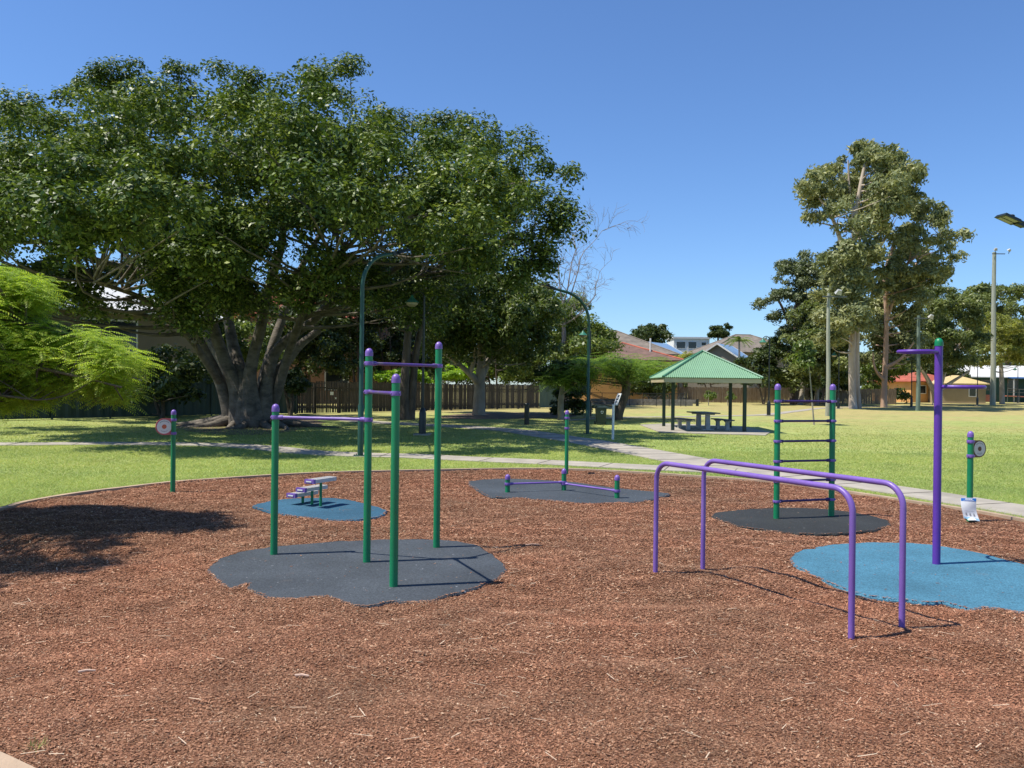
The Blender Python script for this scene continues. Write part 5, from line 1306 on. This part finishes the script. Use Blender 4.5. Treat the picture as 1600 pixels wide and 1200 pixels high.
for k, (poly, Y0, lab, lm) in enumerate((
    ([(-60, 420), (60, 400), (110, 470), (100, 600), (60, 650), (-60, 650)], 45, 'dark tree filling the left edge behind the lime foliage', 'leaf_dark'),
    ([(-330, 560), (-320, 300), (-180, 200), (-40, 230), (50, 300), (70, 420), (20, 520), (-100, 590)], 47, 'big dark tree left of the beige house', 'leaf_dark'),
    ([(60, 470), (90, 415), (200, 400), (330, 400), (430, 410), (450, 470), (330, 500), (150, 480)], 80, 'dark tree rising behind the roof of the beige house', 'leaf_dark'),
    ([(430, 470), (450, 420), (540, 400), (650, 400), (700, 440), (690, 500), (560, 500)], 92, 'dark tree rising behind the brick house', 'leaf_dark'),
    ([(190, 620), (198, 588), (235, 566), (290, 556), (325, 588), (312, 640), (215, 640)], 41, 'dark glossy shrub against the beige house wall', 'leaf_dark'),
    ([(285, 560), (290, 480), (340, 440), (400, 450), (420, 520), (410, 600), (330, 620)], 56, 'dark garden tree directly behind the fig trunks', 'leaf_mid'),
    ([(410, 600), (400, 520), (450, 470), (520, 470), (560, 540), (550, 600), (480, 610)], 62, 'dark garden tree behind the slatted gate', 'leaf_dark'),
    ([(540, 600), (535, 500), (570, 450), (650, 450), (690, 520), (680, 590), (600, 590)], 70, 'dark garden tree behind the lime hedge', 'leaf_dark'),
    ([(486, 560), (480, 480), (505, 440), (560, 425), (620, 440), (640, 490), (610, 550)], 66, 'dark tree hiding the right side of the brick house', 'leaf_dark'),
    ([(600, 608), (610, 565), (680, 545), (760, 540), (850, 550), (890, 575), (892, 612), (760, 610)], 80, 'low dark tree row behind the fork trunk tree', 'leaf_dark'),
    ([(660, 600), (660, 540), (700, 500), (780, 500), (860, 520), (890, 570), (880, 612), (760, 606)], 74, 'mixed garden tree over the right end of the palings', 'leaf_mid'))):
    bush('garden_tree', lab, poly, Y0, 2.6, 95, 1.0, 230, 0.28, 0.14, M[lm], 50 + k, 'tree', 'garden trees behind the fence')

# --- right hand gums
GA, GB = G(1334, 638.5).y, G(1381, 636.5).y
tree('gum_tree', 'tallest gum with thick pale trunk right of the timber pole', (1334, 638), GA,
  [[(1333, 641, 0, .4), (1332, 615, 0, .32), (1331, 560, 0, .3), (1333, 500, 0, .27), (1332, 430, 0, .23), (1335, 350, 0, .18), (1345, 290, 0, .2), (1355, 240, 0, .08)],
   [(1342, 641, .4, .27), (1340, 600, .4, .2), (1340, 540, .5, .18), (1343, 480, .6, .15), (1355, 420, 1, .2), (1385, 370, 1.5, .12)],
   [(1332, 440, 0, .3), (1318, 390, -.5, .22), (1300, 340, -1, .14), (1280, 310, -1, .07)], [(1334, 370, 0, .25), (1365, 330, .5, .16), (1410, 290, 1, .08)], [(1335, 340, 0, .2), (1328, 300, .5, .12), (1325, 250, .5, .06)]],
  [(1255, 305), (1268, 285), (1290, 258), (1312, 240), (1335, 226), (1362, 224), (1385, 236), (1405, 238), (1425, 258), (1440, 272), (1438, 320), (1415, 355), (1385, 390), (1360, 400), (1335, 395), (1310, 385), (1290, 345), (1262, 345)], 6, 120, 1.45, 230, 0.42, 0.17, M['leaf_gum'], M['bark_gum'], 61, nbr=60, rmax=4.5, r0=0.1, flat=0.85, up=0.3, carve=(2.4, -0.06), rmf=1.15, csf=0.55, nm=46, k=7,
  extra=[([(1275, 540), (1282, 470), (1300, 430), (1335, 430), (1352, 480), (1340, 520), (1305, 545)], -1, 3, 60), ([(1290, 435), (1300, 390), (1360, 390), (1385, 420), (1350, 470), (1310, 465)], 0, 4, 56)], lo=0.15, shell=0.5, lobes=[(1365, 236, 1.2, 0), (1335, 240, 1.1, 0), (1405, 252, 1.1, 0), (1430, 275, 1.1, 0), (1300, 262, 1.2, 0), (1275, 300, 1.2, 0), (1272, 340, .9, 0)])
tree('gum_tree', 'gum with slim pinkish trunk and wide right hand crown', (1381, 636), GB,
  [[(1381, 639, 0, .34), (1382, 600, 0, .27), (1384, 550, 0, .25), (1385, 490, 0, .22), (1384, 430, 0, .26), (1400, 370, 0, .15)],
   [(1383, 574, 0, .25), (1398, 567, -.5, .17), (1412, 556, -1, .13), (1428, 535, -1.5, .07)], [(1382, 594, 0, .2), (1372, 584, -.5, .13), (1366, 570, -.8, .1), (1364, 550, -1, .05)], [(1385, 500, 0, .22), (1400, 460, .5, .16), (1440, 400, 1, .09)], [(1384, 450, 0, .2), (1420, 410, -1, .14), (1470, 370, -1.5, .07)]],
  [(1385, 420), (1395, 370), (1420, 345), (1440, 312), (1460, 322), (1485, 342), (1492, 388), (1504, 412), (1482, 428), (1455, 445), (1440, 485), (1405, 500), (1365, 490), (1350, 450)], 5.5, 115, 1.45, 230, 0.42, 0.17, M['leaf_gum'], M['bark_gum2'], 62, nbr=55, rmax=4.0, r0=0.1, flat=0.85, up=0.3, carve=(2.4, -0.06), rmf=1.15, csf=0.55, nm=44, k=7,
  extra=[([(1345, 570), (1350, 480), (1400, 470), (1450, 500), (1430, 585), (1370, 595)], 4, 3, 80)], lo=0.15, shell=0.5, lobes=[(1440, 328, 1.2, 0), (1470, 340, 1.1, 0), (1482, 375, 1.1, 0), (1492, 408, .9, 0), (1470, 425, 1.0, 0)])
tree('she_oak', 'open grey green tree left of the tallest gum', (1240, 638), 92,
  [[(1240, 641, 0, .45), (1242, 560, 0, .36), (1245, 480, 0, .24), (1255, 420, 0, .1)], [(1242, 530, 0, .25), (1222, 480, 0, .14), (1205, 450, 0, .06)]],
  [(1188, 470), (1200, 440), (1215, 422), (1245, 402), (1275, 388), (1300, 380), (1315, 420), (1305, 480), (1290, 520), (1235, 530), (1200, 505)], 4.5, 95, 1.25, 210, 0.4, 0.15, M['leaf_sheoak'], M['bark_dark'], 63, nbr=40, rmax=4, lo=0.1, carve=(2.0, -0.12), rmf=1.1, csf=0.55, nm=44)
tree('bushy_tree', 'broad olive bushy tree beside the timber floodlight pole', (1262, 634), 89,
  [[(1250, 637, 0, .3), (1255, 600, 0, .24), (1262, 550, 0, .14)], [(1275, 637, .5, .28), (1278, 600, .5, .2), (1285, 560, .5, .12)]],
  [(1195, 600), (1200, 550), (1215, 515), (1250, 492), (1290, 485), (1320, 505), (1330, 560), (1322, 600), (1290, 612), (1230, 612)], 5, 130, 1.3, 280, 0.38, 0.17, M['leaf_olive'], M['bark_grey'], 64, nbr=20, rmax=4, carve=(2.2, -0.2), rmf=1.2, nm=50)
tree('paperbark_tree', 'wide dark tree with pale limbs behind the purple pole', (1466, 634), 97,
  [[(1462, 637, 0, .4), (1460, 615, 0, .32), (1448, 590, 0, .24), (1436, 570, 0, .16), (1430, 540, 0, .08)], [(1462, 637, 0, .42), (1468, 605, 0, .34), (1478, 575, 0, .26), (1492, 550, 0, .18), (1510, 520, 0, .08)], [(1468, 610, 0, .25), (1490, 595, -.5, .18), (1515, 580, -1, .1)], [(1464, 615, 0, .25), (1462, 570, .5, .2), (1460, 520, 1, .1)]],
  [(1405, 560), (1420, 500), (1440, 460), (1470, 445), (1510, 448), (1535, 475), (1535, 540), (1520, 580), (1480, 585), (1430, 590)], 6, 150, 1.35, 260, 0.4, 0.16, M['leaf_olive'], M['bark_gum'], 65, nbr=50, rmax=4.5, carve=(2.2, -0.15), rmf=1.2, nm=60)
tree('yellow_tree', 'yellowish green tree in front of the tallest timber pole', (1560, 634), 108,
  [[(1566, 636, 0, .35), (1565, 590, 0, .28), (1562, 540, 0, .18)]],
  [(1520, 560), (1528, 520), (1550, 490), (1580, 495), (1600, 515), (1625, 530), (1640, 575), (1600, 582), (1550, 585)], 4.5, 90, 1.3, 230, 0.42, 0.18, M['leaf_yellow'], M['bark_grey'], 66, nbr=20, rmax=3.5)
tree('far_tree', 'dark rounded tree behind the tallest timber pole', (1575, 630), 140,
  [[(1575, 632, 0, .5), (1575, 560, 0, .4), (1572, 500, 0, .2)]],
  [(1500, 520), (1505, 470), (1530, 440), (1560, 430), (1590, 440), (1620, 460), (1640, 520), (1600, 560), (1540, 560)], 6, 110, 1.8, 230, 0.55, 0.24, M['leaf_olive'], M['bark_dark'], 67, nbr=20, rmax=5)
for k, (poly, Y0, lab, lm) in enumerate((
    ([(1160, 600), (1165, 570), (1180, 545), (1210, 545), (1225, 575), (1220, 605), (1190, 606)], 88, 'dark green round tree right of the shelter roof', 'leaf_dark'),
    ([(1185, 630), (1190, 590), (1230, 580), (1290, 585), (1325, 590), (1325, 632)], 99, 'dark hedge mass along the brown fence', 'leaf_dark'),
    ([(1330, 632), (1335, 560), (1360, 535), (1400, 540), (1425, 570), (1415, 634)], 104, 'dark shrubs between the two gum trunks', 'leaf_mid'),
    ([(1400, 600), (1410, 560), (1450, 550), (1500, 560), (1500, 600), (1450, 606)], 128, 'dark tree behind the orange cottage', 'leaf_dark'),
    ([(1060, 600), (1070, 580), (1095, 575), (1150, 580), (1165, 600), (1110, 606)], 106, 'low dark tree behind the brown fence', 'leaf_dark'),
    ([(1035, 580), (1050, 558), (1075, 552), (1090, 565), (1085, 590), (1050, 594)], 112, 'yellowish garden tree behind the shelter roof', 'leaf_yellow'),
    ([(985, 535), (995, 515), (1010, 510), (1020, 520), (1030, 508), (1045, 520), (1052, 545), (1020, 552), (990, 550)], 165, 'dark twin topped tree above the brown tiled roof', 'leaf_dark'),
    ([(978, 624), (984, 592), (1015, 582), (1052, 586), (1062, 624)], 86, 'dark shrubs behind the chain wire fence', 'leaf_dark'))):
    s = Y0 / 90
    bush('background_tree', lab, poly, Y0, 3 * s, 60, 1.0 * s, 200, 0.36 * s, 0.17 * s, M[lm], 80 + k, 'tree', 'trees among the far gardens')
# far pine
tree('pine_tree', 'distant dark pine with flat layered top on the skyline', (1122, 600), 220, [[(1122, 605, 0, .5), (1122, 560, 0, .4), (1122, 512, 0, .15)]],
     [(1106, 528), (1108, 518), (1115, 510), (1124, 507), (1133, 513), (1140, 522), (1138, 530)], 2.5, 30, 1.3, 160, 0.8, 0.3, M['leaf_dark'], M['bark_dark'], 91, nbr=14, rmax=3)
def palm():
    Y0 = 118; rng = np.random.default_rng(5); b = P(1155, 600, Y0); t = thing('palm_tree', 'palm with arching fronds before the wide brown roof', 'tree', (b.x, b.y, 0))
    top = P(1155, 532, Y0); mb = MB(); mb.tube([(b.x, b.y, -0.1), (b.x, b.y, top.z * .5), tuple(top)], [.2, .16, .14], 8); mb.build('trunk', M['bark_grey'], t)
    V = []
    for k in range(18):
        a = 2 * math.pi * k / 18 + rng.normal() * .1; el = rng.uniform(0.1, 0.9)
        d = Vector((math.cos(a) * math.cos(el), math.sin(a) * math.cos(el), math.sin(el))); s = Vector((-math.sin(a), math.cos(a), 0)); Ln = 2.3
        for j in range(16):
            u = (j + .5) / 16; p = top + d * Ln * u - Vector((0, 0, 1.3 * u * u))
            for sg in (-1, 1):
                e = p + s * sg * 0.45 * (1 - u * .6) + d * 0.2 - Vector((0, 0, .25)); V += [tuple(p - d * .06), tuple(p + d * .06), tuple(e), tuple(e - d * .02)]
    np_mesh('crown', np.array(V), 4, M['leaf_mid'], t, off=tuple(WLOC[t.name]))
palm()
# sapling on the lawn
def sapling(label, px, py, top_y, leaf_px, lm, n, seed, lean=-6, cr=0.35):
    Y0 = G(px, py).y; rng = np.random.default_rng(seed); b = G(px, py); t = thing('sapling', label, 'sapling', (b.x, b.y, 0), group='young trees on the lawn')
    mb = MB(); mb.tube([(b.x, b.y, -.05), tuple(P(px + lean * .5, (py + top_y) / 2, Y0)), tuple(P(px + lean, top_y, Y0))], [.045, .035, .015], 7); mb.build('trunk', M['bark_grey'], t)
    cen = crown_points(leaf_px, Y0, 0.6, n, cr * .5, rng); np_mesh('crown', clump_leaves(cen, cr, 60, 0.3, 0.1, rng, 0.6, 0.8), 4, lm, t, off=tuple(WLOC[t.name]))
sapling('slim sapling with bright green top between the ladder posts', 1272, 664, 545, [(1238, 545), (1250, 532), (1270, 534), (1278, 548), (1268, 575), (1250, 570)], M['leaf_mid'], 16, 1, -10)
sapling('small staked sapling in front of the brown fence', 1107, 634, 612, [(1098, 618), (1104, 610), (1120, 612), (1124, 622), (1110, 626)], M['leaf_mid'], 12, 2, 0, 0.3)
sapling('small leafy sapling beside the right shelter post', 1137, 634, 612, [(1130, 622), (1134, 610), (1148, 612), (1150, 626)], M['leaf_mid'], 9, 3, 0, 0.3)
# far wood closing the horizon
rng = np.random.default_rng(77); cen = []
for k in range(900):
    px = rng.uniform(-500, 2100); Y0 = rng.uniform(175, 235)
    z = rng.uniform(0.5, 5.5) + (2.5 if px > 1200 or px < 850 else 0); x = (px - 800) / F * Y0; cen.append((x, Y0, z))
o = np_mesh('distant_trees', clump_leaves(np.array(cen), 3.0, 130, 1.1, 0.5, rng), 4, M['leaf_dark']); tag(o, 'far dark belt of trees along the horizon', 'trees', kind='stuff')
